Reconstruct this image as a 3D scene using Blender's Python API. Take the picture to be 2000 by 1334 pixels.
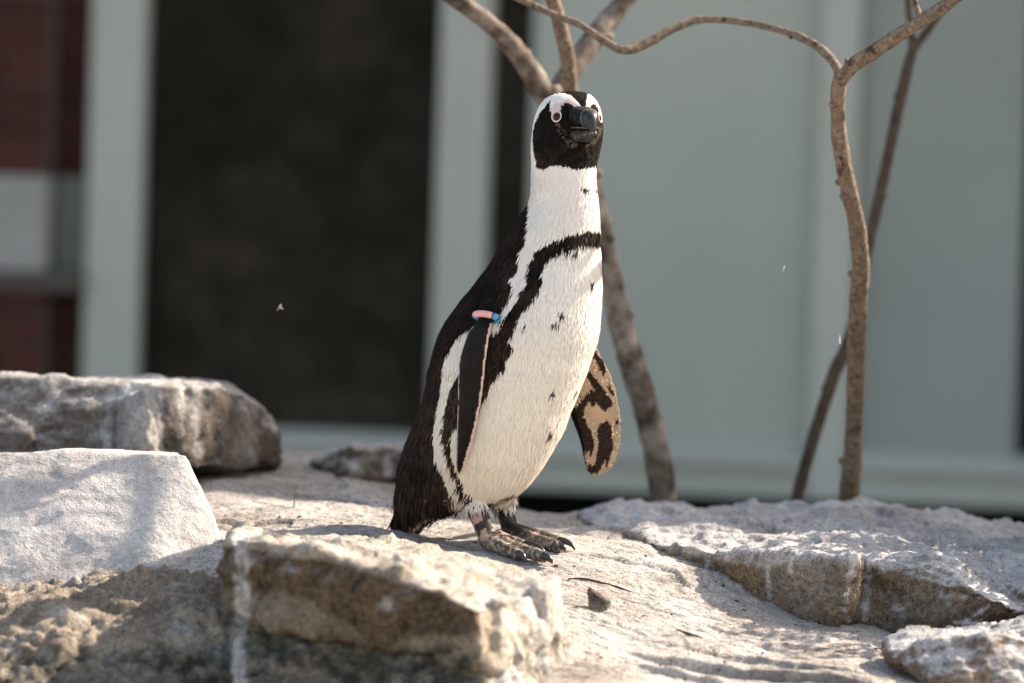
import bpy, bmesh, math, random
import numpy as np
from mathutils import Vector, Matrix
from mathutils.bvhtree import BVHTree

random.seed(7)
RNG = np.random.default_rng(11)
for o in list(bpy.data.objects):
    bpy.data.objects.remove(o)
SC = bpy.context.scene
COL = SC.collection

# ------------------------------------------------------------------ camera
D = 7.78                       # metres from the lens to the penguin
LENS = 200.0
FPX = 2000 / 36 * LENS         # focal length in photograph pixels
PITCH, ROLL = math.radians(2.5), math.radians(1.85)
FWD = np.array((0, math.cos(PITCH), -math.sin(PITCH)))
R0 = np.array((1.0, 0, 0)); U0 = np.array((0, math.sin(PITCH), math.cos(PITCH)))
CR = math.cos(ROLL) * R0 + math.sin(ROLL) * U0
CU = -math.sin(ROLL) * R0 + math.cos(ROLL) * U0
CAMZ = 0.0
CAM = np.array((0.0, -D, 0.0))
def P(px, py, d):
    z = D + d
    return CAM + FWD * z + CR * ((px - 1000) / FPX * z) + CU * ((667 - py) / FPX * z)
CAM = CAM - np.array((0, 0, P(1000, 1085, 0)[2]))
S = D / FPX                    # metres in one pixel at the penguin
def project(A):
    q = A - CAM
    z = q @ FWD
    return 1000 + FPX * (q @ CR) / z, 667 - FPX * (q @ CU) / z, z - D

cam_d = bpy.data.cameras.new('camera')
cam = bpy.data.objects.new('camera', cam_d); COL.objects.link(cam)
M = Matrix.Identity(4)
for i in range(3):
    M[i][0], M[i][1], M[i][2], M[i][3] = CR[i], CU[i], -FWD[i], CAM[i]
cam.matrix_world = M
cam_d.sensor_width = 36; cam_d.lens = LENS; cam_d.clip_end = 2000; cam_d.clip_start = .1
cam_d.dof.use_dof = True; cam_d.dof.focus_distance = D - .06; cam_d.dof.aperture_fstop = 2.6
SC.camera = cam

# ------------------------------------------------------------------ light
SUN_AZ, SUN_EL = math.radians(62.0), math.radians(36.0)   # azimuth from +Y towards +X
SUN = np.array((math.sin(SUN_AZ) * math.cos(SUN_EL), math.cos(SUN_AZ) * math.cos(SUN_EL), math.sin(SUN_EL)))
w = bpy.data.worlds.new('World'); SC.world = w; w.use_nodes = True
nt = w.node_tree
sky = nt.nodes.new('ShaderNodeTexSky'); sky.sky_type = 'NISHITA'; sky.sun_disc = False
sky.sun_elevation = SUN_EL; sky.sun_rotation = SUN_AZ
sky.air_density = 1.0; sky.dust_density = 2.5; sky.ozone_density = 1.0
bg = nt.nodes['Background']; bg.inputs['Strength'].default_value = .15
nt.links.new(sky.outputs[0], bg.inputs[0])
sd = bpy.data.lights.new('sun', 'SUN'); sd.energy = 5.0; sd.angle = math.radians(.35); sd.color = (1, .95, .89)
so = bpy.data.objects.new('sun', sd); COL.objects.link(so)
so.rotation_euler = Vector(SUN).to_track_quat('Z', 'Y').to_euler(); so.location = (6, 4, 8)
vs = SC.view_settings
vs.view_transform = 'Standard'; vs.look = 'None'; vs.gamma = 1; vs.exposure = 1.34
vs.use_white_balance = True; vs.white_balance_temperature = 7600; vs.white_balance_tint = 12
SC.cycles.use_denoising = True
SC.cycles.max_bounces = 8

# ------------------------------------------------------------------ helpers: noise
def _hash(ix, iy, iz, s):
    h = (ix * 374761393 + iy * 668265263 + iz * 2147483647 + s * 974711) & 0xffffffff
    h = ((h ^ (h >> 13)) * 1274126177) & 0xffffffff
    h = ((h ^ (h >> 16)) * 2246822519) & 0xffffffff
    return ((h ^ (h >> 15)) & 0xffffff) / float(0xffffff)
def vnoise(A, s=0):
    A = np.asarray(A, float)
    i = np.floor(A).astype(np.int64); f = A - i
    u = f * f * f * (f * (f * 6 - 15) + 10)
    r = 0
    for dx in (0, 1):
        for dy in (0, 1):
            for dz in (0, 1):
                wgt = (u[:, 0] if dx else 1 - u[:, 0]) * (u[:, 1] if dy else 1 - u[:, 1]) * (u[:, 2] if dz else 1 - u[:, 2])
                r = r + wgt * _hash(i[:, 0] + dx, i[:, 1] + dy, i[:, 2] + dz, s)
    return r * 2 - 1
def fbm(A, oct=4, s=0, gain=.5, ridged=False):
    A = np.asarray(A, float); a, t, n = 1, 0, 0
    for k in range(oct):
        v = vnoise(A * 2 ** k + 17.3 * k, s + k)
        if ridged: v = 1 - 2 * np.abs(v)
        t = t + a * v; n += a; a *= gain
    return t / n
def cells(A, s=0, ids=False, flat=False):
    A = np.asarray(A, float)
    i = np.floor(A).astype(np.int64); f1 = np.full(len(A), 9.); f2 = f1.copy(); rid = np.zeros(len(A))
    for dx in (-1, 0, 1):
        for dy in (-1, 0, 1):
            for dz in ((0,) if flat else (-1, 0, 1)):
                j = i + (dx, dy, dz)
                c = j + np.stack([_hash(j[:, 0], j[:, 1], j[:, 2], s + q) for q in range(3)], 1)
                d = np.linalg.norm(A - c, axis=1)
                if ids: rid = np.where(d < f1, _hash(j[:, 0], j[:, 1], j[:, 2], s + 7), rid)
                f2 = np.minimum(f2, np.maximum(d, f1)); f1 = np.minimum(f1, d)
    return (f1, f2, rid) if ids else (f1, f2)
def sstep(a, b, x):
    t = np.clip((x - a) / (b - a), 0, 1); return t * t * (3 - 2 * t)
def inpoly(x, y, poly):
    r = np.zeros(len(x), bool); n = len(poly)
    for k in range(n):
        x0, y0 = poly[k]; x1, y1 = poly[(k + 1) % n]
        if y0 == y1: continue
        c = ((y0 > y) != (y1 > y)) & (x < (x1 - x0) * (y - y0) / (y1 - y0) + x0)
        r ^= c
    return r
def distline(x, y, pts):
    d = np.full(len(x), 1e9)
    for (x0, y0), (x1, y1) in zip(pts[:-1], pts[1:]):
        dx, dy = x1 - x0, y1 - y0
        t = np.clip(((x - x0) * dx + (y - y0) * dy) / (dx * dx + dy * dy + 1e-9), 0, 1)
        d = np.minimum(d, np.hypot(x - x0 - t * dx, y - y0 - t * dy))
    return d
def spline(pts, step):
    p = np.asarray(pts, float)
    p = np.vstack([2 * p[0] - p[1], p, 2 * p[-1] - p[-2]]); out = []
    for k in range(1, len(p) - 2):
        n = max(2, int(np.linalg.norm(p[k + 1][:3] - p[k][:3]) / step))
        for t in np.linspace(0, 1, n, endpoint=False):
            a, b, c, e = p[k - 1], p[k], p[k + 1], p[k + 2]
            out.append(.5 * (2 * b + (c - a) * t + (2 * a - 5 * b + 4 * c - e) * t * t + (3 * b - a - 3 * c + e) * t ** 3))
    out.append(p[-2]); return np.array(out)

# ------------------------------------------------------------------ helpers: objects
def tag(o, label=None, cat=None, group=None, kind=None):
    if label: o['label'] = label
    if cat: o['category'] = cat
    if group: o['group'] = group
    if kind: o['kind'] = kind
    return o
def mesh_np(name, V, F, mat=None, parent=None, smooth=True, cols=None):
    me = bpy.data.meshes.new(name)
    if isinstance(F, np.ndarray):
        V = np.asarray(V, np.float32); n, k = F.shape
        me.vertices.add(len(V)); me.vertices.foreach_set('co', V.ravel())
        me.loops.add(n * k); me.loops.foreach_set('vertex_index', F.astype(np.int32).ravel())
        me.polygons.add(n); me.polygons.foreach_set('loop_start', np.arange(0, n * k, k, dtype=np.int32))
        me.update(calc_edges=True)
    else:
        me.from_pydata([tuple(map(float, v)) for v in V], [], F); me.update()
    return link(name, me, mat, parent, smooth, cols)
def link(name, me, mat=None, parent=None, smooth=True, cols=None):
    if smooth: me.polygons.foreach_set('use_smooth', np.ones(len(me.polygons), bool))
    if cols is not None:
        for nm, c in cols.items():
            at = me.color_attributes.new(nm, 'FLOAT_COLOR', 'POINT')
            c4 = np.ones((len(me.vertices), 4), np.float32); c4[:, :3] = c
            at.data.foreach_set('color', c4.ravel())
    if mat: me.materials.append(mat)
    o = bpy.data.objects.new(name, me); COL.objects.link(o)
    if parent: o.parent = parent
    return o
def empty(name, loc=(0, 0, 0)):
    o = bpy.data.objects.new(name, None); COL.objects.link(o); o.empty_display_size = .05
    return o
def coords(me):
    a = np.empty(len(me.vertices) * 3, np.float32); me.vertices.foreach_get('co', a); return a.reshape(-1, 3).astype(float)
def normals(me):
    a = np.empty(len(me.vertices) * 3, np.float32); me.vertex_normals.foreach_get('vector', a); return a.reshape(-1, 3).astype(float)
def setco(me, V):
    me.vertices.foreach_set('co', np.asarray(V, np.float32).ravel()); me.update()
def remesh(V, F, voxel, smooth=0):
    me = bpy.data.meshes.new('t'); me.from_pydata([tuple(map(float, v)) for v in V], [], F); me.update()
    o = bpy.data.objects.new('t', me); COL.objects.link(o)
    m = o.modifiers.new('r', 'REMESH'); m.mode = 'VOXEL'; m.voxel_size = voxel
    if smooth:
        s_ = o.modifiers.new('s', 'SMOOTH'); s_.factor = .5; s_.iterations = smooth
    dg = bpy.context.evaluated_depsgraph_get()
    r = bpy.data.meshes.new_from_object(o.evaluated_get(dg), depsgraph=dg)
    bpy.data.objects.remove(o); bpy.data.meshes.remove(me)
    return r
class MB:                      # collects closed shapes into one vertex / face list
    def __init__(s): s.V = []; s.F = []
    def add(s, V, F):
        n = len(s.V); s.V += [tuple(v) for v in V]; s.F += [tuple(i + n for i in f) for f in F]; return s
    def hull(s, pts):
        bm = bmesh.new()
        for p in pts: bm.verts.new(tuple(p))
        g = bmesh.ops.convex_hull(bm, input=bm.verts)
        bmesh.ops.delete(bm, geom=list({v for v in g['geom_interior'] + g['geom_unused'] if isinstance(v, bmesh.types.BMVert)}), context='VERTS')
        bm.verts.index_update()
        s.add([tuple(v.co) for v in bm.verts], [[v.index for v in f.verts] for f in bm.faces]); bm.free(); return s
    def rings(s, rings, cap=True):
        n = len(rings[0]); V = [p for r in rings for p in r]; F = []
        for k in range(len(rings) - 1):
            for j in range(n):
                a, b = k * n + j, k * n + (j + 1) % n
                F.append((a, b, b + n, a + n))
        if cap:
            F.append(tuple(range(n - 1, -1, -1))); F.append(tuple(range((len(rings) - 1) * n, len(rings) * n)))
        return s.add(V, F)
    def tube(s, pts, rad, seg=12, step=.004, flat=1.0, rough=0, seed=0):
        q = np.hstack([np.asarray(pts, float), np.asarray(rad, float)[:, None]])
        q = spline(q, step); rings = []
        T = np.gradient(q[:, :3], axis=0); T /= np.linalg.norm(T, axis=1)[:, None] + 1e-12
        ref = np.array((.13, .97, .2)); 
        if abs(T[0] @ ref) > .9: ref = np.array((1., 0, 0))
        a = np.linspace(0, 2 * math.pi, seg, endpoint=False)
        for k in range(len(q)):
            x = ref - T[k] * (ref @ T[k]); x /= np.linalg.norm(x); y = np.cross(T[k], x); ref = x
            r = np.full(seg, max(q[k, 3], 1e-4))
            ring = q[k, :3] + np.outer(np.cos(a), x) * r[:, None] + np.outer(np.sin(a), y) * (r * flat)[:, None]
            rings.append(ring)
        if rough:
            A = np.array(rings).reshape(-1, 3); c = np.repeat(q[:, :3], seg, 0); d = A - c
            k_ = 1 + rough * fbm(A * 60, 3, seed) + rough * .8 * fbm(A * (22, 22, 14), 2, seed + 9)
            rings = list((c + d * k_[:, None]).reshape(len(q), seg, 3))
        return s.rings(rings)
    def box(s, c, X, Y, Z):
        c, X, Y, Z = map(np.asarray, (c, X, Y, Z))
        V = [c + i * X + j * Y + k * Z for i in (-1, 1) for j in (-1, 1) for k in (-1, 1)]
        return s.add(V, [(0, 1, 3, 2), (4, 6, 7, 5), (0, 4, 5, 1), (2, 3, 7, 6), (0, 2, 6, 4), (1, 5, 7, 3)])
    def obj(s, name, mat, parent=None, smooth=False, bevel=0):
        me = bpy.data.meshes.new(name); me.from_pydata([tuple(map(float, v)) for v in s.V], [], s.F); me.update()
        if bevel:
            bm = bmesh.new(); bm.from_mesh(me)
            bmesh.ops.bevel(bm, geom=bm.edges, offset=bevel, segments=2, profile=.6, affect='EDGES'); bm.to_mesh(me); bm.free()
        return link(name, me, mat, parent, smooth)

# ------------------------------------------------------------------ materials
class Mat:
    def __init__(s, name, rough=.7, spec=.3):
        s.m = bpy.data.materials.new(name); s.m.use_nodes = True; s.t = s.m.node_tree; s.n = s.t.nodes
        s.b = s.n['Principled BSDF']; s.b.inputs['Roughness'].default_value = rough
        s.b.inputs['Specular IOR Level'].default_value = spec
    def node(s, t, **k):
        x = s.n.new(t)
        for a, v in k.items():
            if a.startswith('i_'): x.inputs[a[2:].replace('_', ' ')].default_value = v
            else: setattr(x, a, v)
        return x
    def lk(s, a, b): s.t.links.new(a, b)
    def coord(s): 
        if not hasattr(s, '_c'): s._c = s.node('ShaderNodeTexCoord')
        return s._c.outputs['Object']
    def noise(s, scale, detail=5, rough=.55, stretch=None, dist=0):
        c = s.coord()
        if stretch:
            mp = s.node('ShaderNodeMapping'); mp.inputs['Scale'].default_value = stretch; s.lk(c, mp.inputs[0]); c = mp.outputs[0]
        x = s.node('ShaderNodeTexNoise', i_Scale=scale, i_Detail=detail, i_Roughness=rough, i_Distortion=dist); s.lk(c, x.inputs['Vector'])
        return x.outputs['Fac']
    def ramp(s, f, *st):
        r = s.node('ShaderNodeValToRGB'); e = r.color_ramp.elements
        while len(e) < len(st): e.new(.5)
        for k, (p, c) in enumerate(st):
            e[k].position = p; e[k].color = (*c, 1) if len(c) == 3 else c
        s.lk(f, r.inputs[0]); return r.outputs[0]
    def mix(s, f, a, b, mode='MIX'):
        x = s.node('ShaderNodeMix', data_type='RGBA', blend_type=mode)
        for v, i in ((f, 0), (a, 6), (b, 7)):
            if hasattr(v, 'is_linked') or hasattr(v, 'links'): s.lk(v, x.inputs[i])
            elif isinstance(v, (int, float)): x.inputs[i].default_value = v
            else: x.inputs[i].default_value = (*v, 1)
        return x.outputs[2]
    def math(s, op, a, b=0., clamp=False):
        x = s.node('ShaderNodeMath', operation=op, use_clamp=clamp)
        for v, i in ((a, 0), (b, 1)):
            if isinstance(v, (int, float)): x.inputs[i].default_value = v
            else: s.lk(v, x.inputs[i])
        return x.outputs[0]
    def color(s, c):
        if isinstance(c, tuple): s.b.inputs['Base Color'].default_value = (*c, 1)
        else: s.lk(c, s.b.inputs['Base Color'])
        return s
    def bump(s, *hs):
        prev = None
        for h, st, dist in hs:
            b = s.node('ShaderNodeBump', i_Strength=st, i_Distance=dist); s.lk(h, b.inputs['Height'])
            if prev: s.lk(prev, b.inputs['Normal'])
            prev = b.outputs[0]
        s.lk(prev, s.b.inputs['Normal']); return s

def rock_mat(name, pale, mid, brown, guano=(.62, .60, .57), dark=(.035, .032, .026), grain=0, bk=1.0, sk=1.0):
    m = Mat(name, .88, .22)
    n1 = m.noise(7, 8, .62); n2 = m.noise(34, 6, .6); n3 = m.noise(330, 3, .6); n4 = m.noise(14, 9, .72, dist=.3)
    base = m.mix(m.ramp(n1, (.36, (0, 0, 0)), (.64, (1, 1, 1))), mid, pale)
    base = m.mix(m.math('MULTIPLY', m.ramp(n2, (.45, (0, 0, 0)), (.68, (1, 1, 1))), .5), base, tuple(c * .55 for c in mid))
    base = m.mix(1.0, base, m.ramp(n4, (.28, (.58, .57, .56)), (.50, (1, 1, 1)), (.72, (1.22, 1.2, 1.18))), 'MULTIPLY')
    n6 = m.noise(120, 6, .72)
    at = m.node('ShaderNodeVertexColor', layer_name='stain'); sp = m.node('ShaderNodeSeparateColor'); m.lk(at.outputs[0], sp.inputs[0])
    bn = m.mix(m.ramp(m.math('ADD', m.math('MULTIPLY', n2, .5), m.math('MULTIPLY', n6, .5)), (.38, (0, 0, 0)), (.64, (1, 1, 1))), tuple(c * .45 for c in brown), tuple(min(1, c * 1.75) for c in brown))
    base = m.mix(sp.outputs[1], base, bn)
    dk = m.math('MULTIPLY', sp.outputs[2], m.ramp(n2, (.35, (.1, .1, .1)), (.6, (1, 1, 1))))
    base = m.mix(dk, base, dark)
    g = m.math('MULTIPLY', sp.outputs[0], m.ramp(m.math('ADD', m.math('MULTIPLY', n1, .5), m.math('MULTIPLY', n2, .5)), (.36, (.15, .15, .15)), (.58, (1, 1, 1))))
    base = m.mix(g, base, guano)
    gb = []
    if grain:
        mp = m.node('ShaderNodeMapping', vector_type='TEXTURE'); mp.inputs['Rotation'].default_value = (0, 0, math.radians(-19)); m.lk(m.coord(), mp.inputs[0])
        m2 = m.node('ShaderNodeMapping'); m2.inputs['Scale'].default_value = (.22, 1, 1); m.lk(mp.outputs[0], m2.inputs[0])
        g1 = m.node('ShaderNodeTexNoise', i_Scale=60., i_Detail=7., i_Roughness=.65, i_Distortion=.4); m.lk(m2.outputs[0], g1.inputs['Vector'])
        base = m.mix(m.math('MULTIPLY', m.ramp(g1.outputs['Fac'], (.50, (0, 0, 0)), (.72, (1, 1, 1))), .6), base, tuple(c * .62 for c in mid))
        gb = [(g1.outputs['Fac'], .9, .010)]
    sp3 = m.ramp(n3, (.36, (1 - .42 * sk, 1 - .44 * sk, 1 - .46 * sk)), (.50, (1, 1, 1)), (.75, (1, 1, 1)))
    base = m.mix(1.0, base, sp3, 'MULTIPLY')
    base = m.mix(1.0, base, m.ramp(n6, (.30, (1 - .45 * sk, 1 - .46 * sk, 1 - .47 * sk)), (.52, (1, 1, 1)), (.75, (1 + .25 * sk, 1 + .24 * sk, 1 + .22 * sk))), 'MULTIPLY')
    m.color(base)
    v = m.node('ShaderNodeTexVoronoi', i_Scale=70.); m.lk(m.coord(), v.inputs['Vector'])
    m.bump((n1, .5 * bk, .02), (n2, .7 * bk, .010), (m.noise(95, 6, .65), .9 * bk, .006), (n3, .6 * bk, .0025), *gb)
    return m.m
RK_PALE = rock_mat('pale_limestone', (.56, .51, .455), (.40, .365, .33), (.17, .135, .10))
RK_SLAB = rock_mat('bedded_limestone', (.56, .51, .455), (.42, .38, .335), (.26, .205, .15), grain=1)
RK_SMOOTH = rock_mat('smooth_pale_stone', (.49, .455, .425), (.39, .36, .335), (.27, .22, .175), guano=(.54, .515, .485), bk=.6, sk=.6)
RK_GREY = rock_mat('grey_limestone', (.56, .55, .54), (.39, .38, .375), (.18, .127, .083))
RK_DARK = rock_mat('dark_grey_stone', (.33, .31, .29), (.21, .197, .185), (.10, .077, .057))
RK_BROWN = rock_mat('brown_sandstone', (.47, .40, .315), (.33, .275, .21), (.115, .078, .048))
RK_MORTAR = rock_mat('crumbly_mortar', (.46, .39, .305), (.27, .225, .175), (.15, .12, .085), dark=(.03, .03, .02))

def simple(name, c, rough=.6, spec=.35, var=.12, scale=8, bump=.0, metal=0):
    m = Mat(name, rough, spec)
    n = m.noise(scale, 5, .6)
    m.color(m.mix(m.ramp(n, (.3, (0, 0, 0)), (.7, (1, 1, 1))), tuple(x * (1 - var) for x in c), tuple(min(1, x * (1 + var)) for x in c)))
    if bump: m.bump((m.noise(scale * 9, 5, .6), bump, .003))
    m.b.inputs['Metallic'].default_value = metal
    return m.m

# ------------------------------------------------------------------ ground and slab
dirt = Mat('bounce_ground', .95, .1)
dirt.color(dirt.ramp(dirt.noise(3, 8, .65), (.3, (.30, .27, .23)), (.7, (.46, .42, .36))))  # ground kept pale to bounce sunlight up as added fill
dirt.bump((dirt.noise(14, 8, .6), .6, .03))
g = MB(); gz = -.42
n_ = 24; xs = np.linspace(-1, 1, n_ + 1); xs = np.sign(xs) * np.abs(xs) ** 3 * 600
V = [(x, y, gz) for y in xs for x in xs]
F = [(j * (n_ + 1) + i, j * (n_ + 1) + i + 1, (j + 1) * (n_ + 1) + i + 1, (j + 1) * (n_ + 1) + i) for j in range(n_) for i in range(n_)]
g.add(V, F); tag(g.obj('ground', dirt.m), kind='structure')

SLAB = [(935, 1073, 0), (945, 1076, -.02), (1022, 1098, -.078), (1074, 1102, -.09), (990, 1050, .05), (1098, 1081, -.028), (1122, 1077, -.012),
        (790, 1047, .10), (850, 1056, .06), (700, 1030, .08), (560, 1028, .08), (440, 1028, .08),
        (430, 1000, .22), (600, 1000, .24), (430, 962, .42), (620, 975, .42), (790, 1003, .32), (900, 1020, .25),
        (440, 1045, -.05), (650, 1045, -.05), (800, 1080, -.10), (900, 1100, -.12),
        (1000, 1028, .22), (1080, 1020, .42), (1130, 1044, .22), (1250, 1064, .12), (1320, 1084, .05), (1450, 1150, -.04),
        (1600, 1226, -.12), (1700, 1262, -.2), (1820, 1310, -.35), (1750, 1345, -.5), (1400, 1340, -.5), (1100, 1334, -.58), (1150, 1190, -.25),
        (1300, 1200, -.22), (1500, 1262, -.28), (1000, 1150, -.2), (500, 1120, -.25),
        (400, 885, 1.0), (600, 902, 1.0), (780, 905, 1.0), (720, 945, .7), (450, 925, .7), (1000, 990, .75), (1100, 998, .7), (1400, 1010, .7),
        (0, 1000, .3), (0, 900, 1.0), (2000, 1330, -.2), (2000, 1060, .7), (1000, 1560, -1.0), (300, 1440, -.6), (0, 1480, -.6), (600, 1440, -.6), (0, 1250, -.2)]
C_ = np.array([P(*c) for c in SLAB])
def _U(r2): return .5 * r2 * np.log(r2 + 1e-12)
_K = _U(((C_[:, None, :2] - C_[None, :, :2]) ** 2).sum(2)) + np.eye(len(C_)) * 2e-5
_Pm = np.hstack([np.ones((len(C_), 1)), C_[:, :2]])
_A = np.block([[_K, _Pm], [_Pm.T, np.zeros((3, 3))]])
_W = np.linalg.solve(_A, np.concatenate([C_[:, 2], np.zeros(3)]))
def slab_z(x, y):
    q = np.stack([x, y], 1); r = np.empty(len(q))
    for k in range(0, len(q), 20000):
        b = q[k:k + 20000]
        r[k:k + 20000] = _U(((b[:, None] - C_[None, :, :2]) ** 2).sum(2)) @ _W[:-3] + _W[-3] + b @ _W[-2:]
    return r
def slab_detail(x, y, crack=False):
    A = np.stack([x, y, 0 * x], 1)
    G_ = np.stack([.945 * x - .326 * y, .326 * x + .945 * y, 0 * x], 1)
    # bedding ledges that run down to the right
    v = y + .34 * x + .035 * fbm(A * (2.2, 5, 1), 3, 5) + .012 * fbm(A * (14, 30, 1), 3, 8)
    h = 0; ck = 0
    for v0, amp, x0, x1 in ((-.36, .012, .08, .52), (-.43, .009, .02, .45), (-.52, .014, .06, .6), (-.29, .006, .2, .5), (-.20, .004, .1, .42), (-.6, .01, .1, .7), (.36, .007, -.5, -.1), (.30, .008, -.6, -.12)):
        m = sstep(x0, x0 + .1, x) * (1 - sstep(x1 - .1, x1, x))
        br = sstep(-.15, .25, fbm(A * (5, 9, 1), 2, 31 + int(v0 * 100)))
        h = h + m * br * 1.15 * amp * (sstep(-.004, .004, v - v0) * np.exp(-np.maximum(v - v0, 0) / .05) - .5 * np.exp(-((v - v0 + .004) / .006) ** 2))
        ck = np.maximum(ck, m * br * np.exp(-((v - v0 + .002) / .0035) ** 2))
    if crack: return ck
    foot = np.exp(-(((x - .02) / .12) ** 2 + ((y + .02) / .11) ** 2) ** 2)
    for sc_, am_, sd_ in (((5.5, 17, 1), .0052, 71), ((13, 44, 1), .0026, 72)):
        wv = np.stack([.35 * fbm(G_ * 18, 3, sd_), .35 * fbm(G_ * 18, 3, sd_ + 9), 0 * x], 1)
        f1, f2, rid = cells((G_ + wv * .12) * sc_ + wv * .5, sd_, True, True)
        h = h + am_ * (rid - .5) * (1 - .8 * foot)
    h = h + (.010 * fbm(A * 5, 3, 2) + .0055 * fbm(G_ * (9, 34, 1), 4, 3, .6) + .0026 * fbm(G_ * (45, 150, 1), 3, 4)) * (1 - .75 * foot)
    return h
xs = np.linspace(-.95, 1.0, 620); ys = np.concatenate([np.linspace(-1.15, -.6, 60), np.linspace(-.597, -.35, 110), np.linspace(-.347, .5, 300), np.linspace(.507, 1.45, 90)])
X, Y = np.meshgrid(xs, ys); x, y = X.ravel(), Y.ravel()
z = slab_z(x, y) + slab_detail(x, y)
yb = np.where(x < -.12, 1.12, 1.12 + (x + .12) * -3.0); yb = np.clip(yb, .62, 1.12) + .04 * fbm(np.stack([x * 4, y * 0, y * 0], 1), 3, 40)
z -= .45 * sstep(0, .12, y - yb)
V = np.stack([x, y, z], 1); nx, ny = len(xs), len(ys)
idx = np.arange(nx * ny).reshape(ny, nx)
F = np.stack([idx[:-1, :-1].ravel(), idx[:-1, 1:].ravel(), idx[1:, 1:].ravel(), idx[1:, :-1].ravel()], 1)
px, py, pd = project(V)
st = np.zeros((len(V), 3))
nz = fbm(V * 9, 4, 50)
st[:, 0] = np.clip(.45 + .8 * nz, 0, 1) * (1 - .35 * sstep(.3, .6, y))
st[:, 1] = np.clip(.15 + .7 * fbm(V * (6, 14, 6), 4, 51), 0, .7) * .6
A2 = np.stack([x, y, 0 * x], 1)
speck = fbm(A2 * (120, 260, 1), 2, 52)
st[:, 2] = sstep(.42, .6, speck) * sstep(-.1, .3, fbm(A2 * (6, 10, 1), 3, 53)) * .8
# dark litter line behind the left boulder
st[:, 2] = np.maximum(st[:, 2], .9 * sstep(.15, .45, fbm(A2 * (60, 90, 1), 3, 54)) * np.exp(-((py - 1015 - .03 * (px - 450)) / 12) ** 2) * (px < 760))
st[:, 2] = np.maximum(st[:, 2], 1.0 * slab_detail(x, y, True))
slab = mesh_np('rock_slab', V, F, RK_SLAB, cols={'stain': st})
tag(slab, 'broad pale weathered rock slab with thin cracks, the penguin standing on it', 'rock')
def ground_at(px_, py_, d0=-.6, d1=1.0):
    d = np.linspace(d0, d1, 900); A = np.array([P(px_, py_, t) for t in d])
    h = slab_z(A[:, 0], A[:, 1]) + slab_detail(A[:, 0], A[:, 1])
    k = np.argmax(A[:, 2] < h) if (A[:, 2] < h).any() else 0
    p = A[k].copy(); p[2] = h[k]; return p

# ------------------------------------------------------------------ boulders
def rock(name, hulls, mat, voxel, amp, paint, label, seed, smooth=2, freq=1.0, lumps=0, plates=0):
    mb = MB()
    for h in hulls: mb.hull([P(*p) for p in h])
    me = remesh(mb.V, mb.F, voxel, smooth)
    V = coords(me); N = normals(me)
    # chipped planes: push the surface in along a few large facets
    d = amp * (.8 * fbm(V * 4.5 * freq, 3, seed) + .5 * fbm(V * 13 * freq, 3, seed + 5, .55, True) + .34 * fbm(V * 42 * freq, 4, seed + 9, .65))
    for f_, a_ in ((7., .8), (17., .42)):
        w_ = fbm(V * f_ * freq, 3, seed + 21, .5) * 3.2 + .25 * fbm(V * 60, 2, seed + 22); k_ = np.floor(w_)
        d += amp * a_ * .6 * (k_ + sstep(.44, .56, w_ - k_))
    if plates:
        for sc_, am_ in ((9, 1.), (24, .45)):
            wv = np.stack([fbm(V * 15, 3, seed + q_) for q_ in range(3)], 1)
            f1, f2, rid = cells(V * (sc_ * .8, sc_, sc_ * 1.6) + .5 * wv, seed + 31, True); d += plates * am_ * (rid - .5)
    if lumps:
        wv = .5 * np.stack([fbm(V * 24, 2, seed + q_) for q_ in range(3)], 1)
        f1, f2 = cells(V * 17 + wv, seed + 3); e1, e2 = cells(V * 41 + wv, seed + 4); big = fbm(V * 9, 3, seed + 6)
        d += lumps * (.2 + .8 * sstep(-.3, .3, big)) * (1.1 * np.minimum(f2 - f1, .5) - .25) + lumps * .55 * (np.minimum(e2 - e1, .45) - .2) + lumps * .5 * fbm(V * 70, 3, seed + 8, .6) + lumps * .7 * big
    V = V + N * d[:, None]; setco(me, V); N = normals(me)
    q = project(V)
    st = np.clip(paint(V, N, q[0], q[1]), 0, 1)
    return tag(link(name, me, mat, cols={'stain': st}), label, 'rock')
def tops(V, N, s, lo=.25, hi=.75, amt=.8):
    return amt * sstep(lo, hi, N[:, 2] + .35 * fbm(V * 14, 3, s))
def drips(px, py, lines, wob=5, s=0):
    r = np.zeros(len(px))
    for pts, wd in lines:
        n = fbm(np.stack([px * 0 + len(pts), py * .03, py * 0], 1), 3, s) * wob
        k = fbm(np.stack([px * .05, py * .04, px * 0], 1), 3, s + 1)
        r = np.maximum(r, 1 - sstep(wd * (.5 + .5 * k), wd * (1.2 + .5 * k), distline(px + n, py, pts)))
    return r

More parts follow.
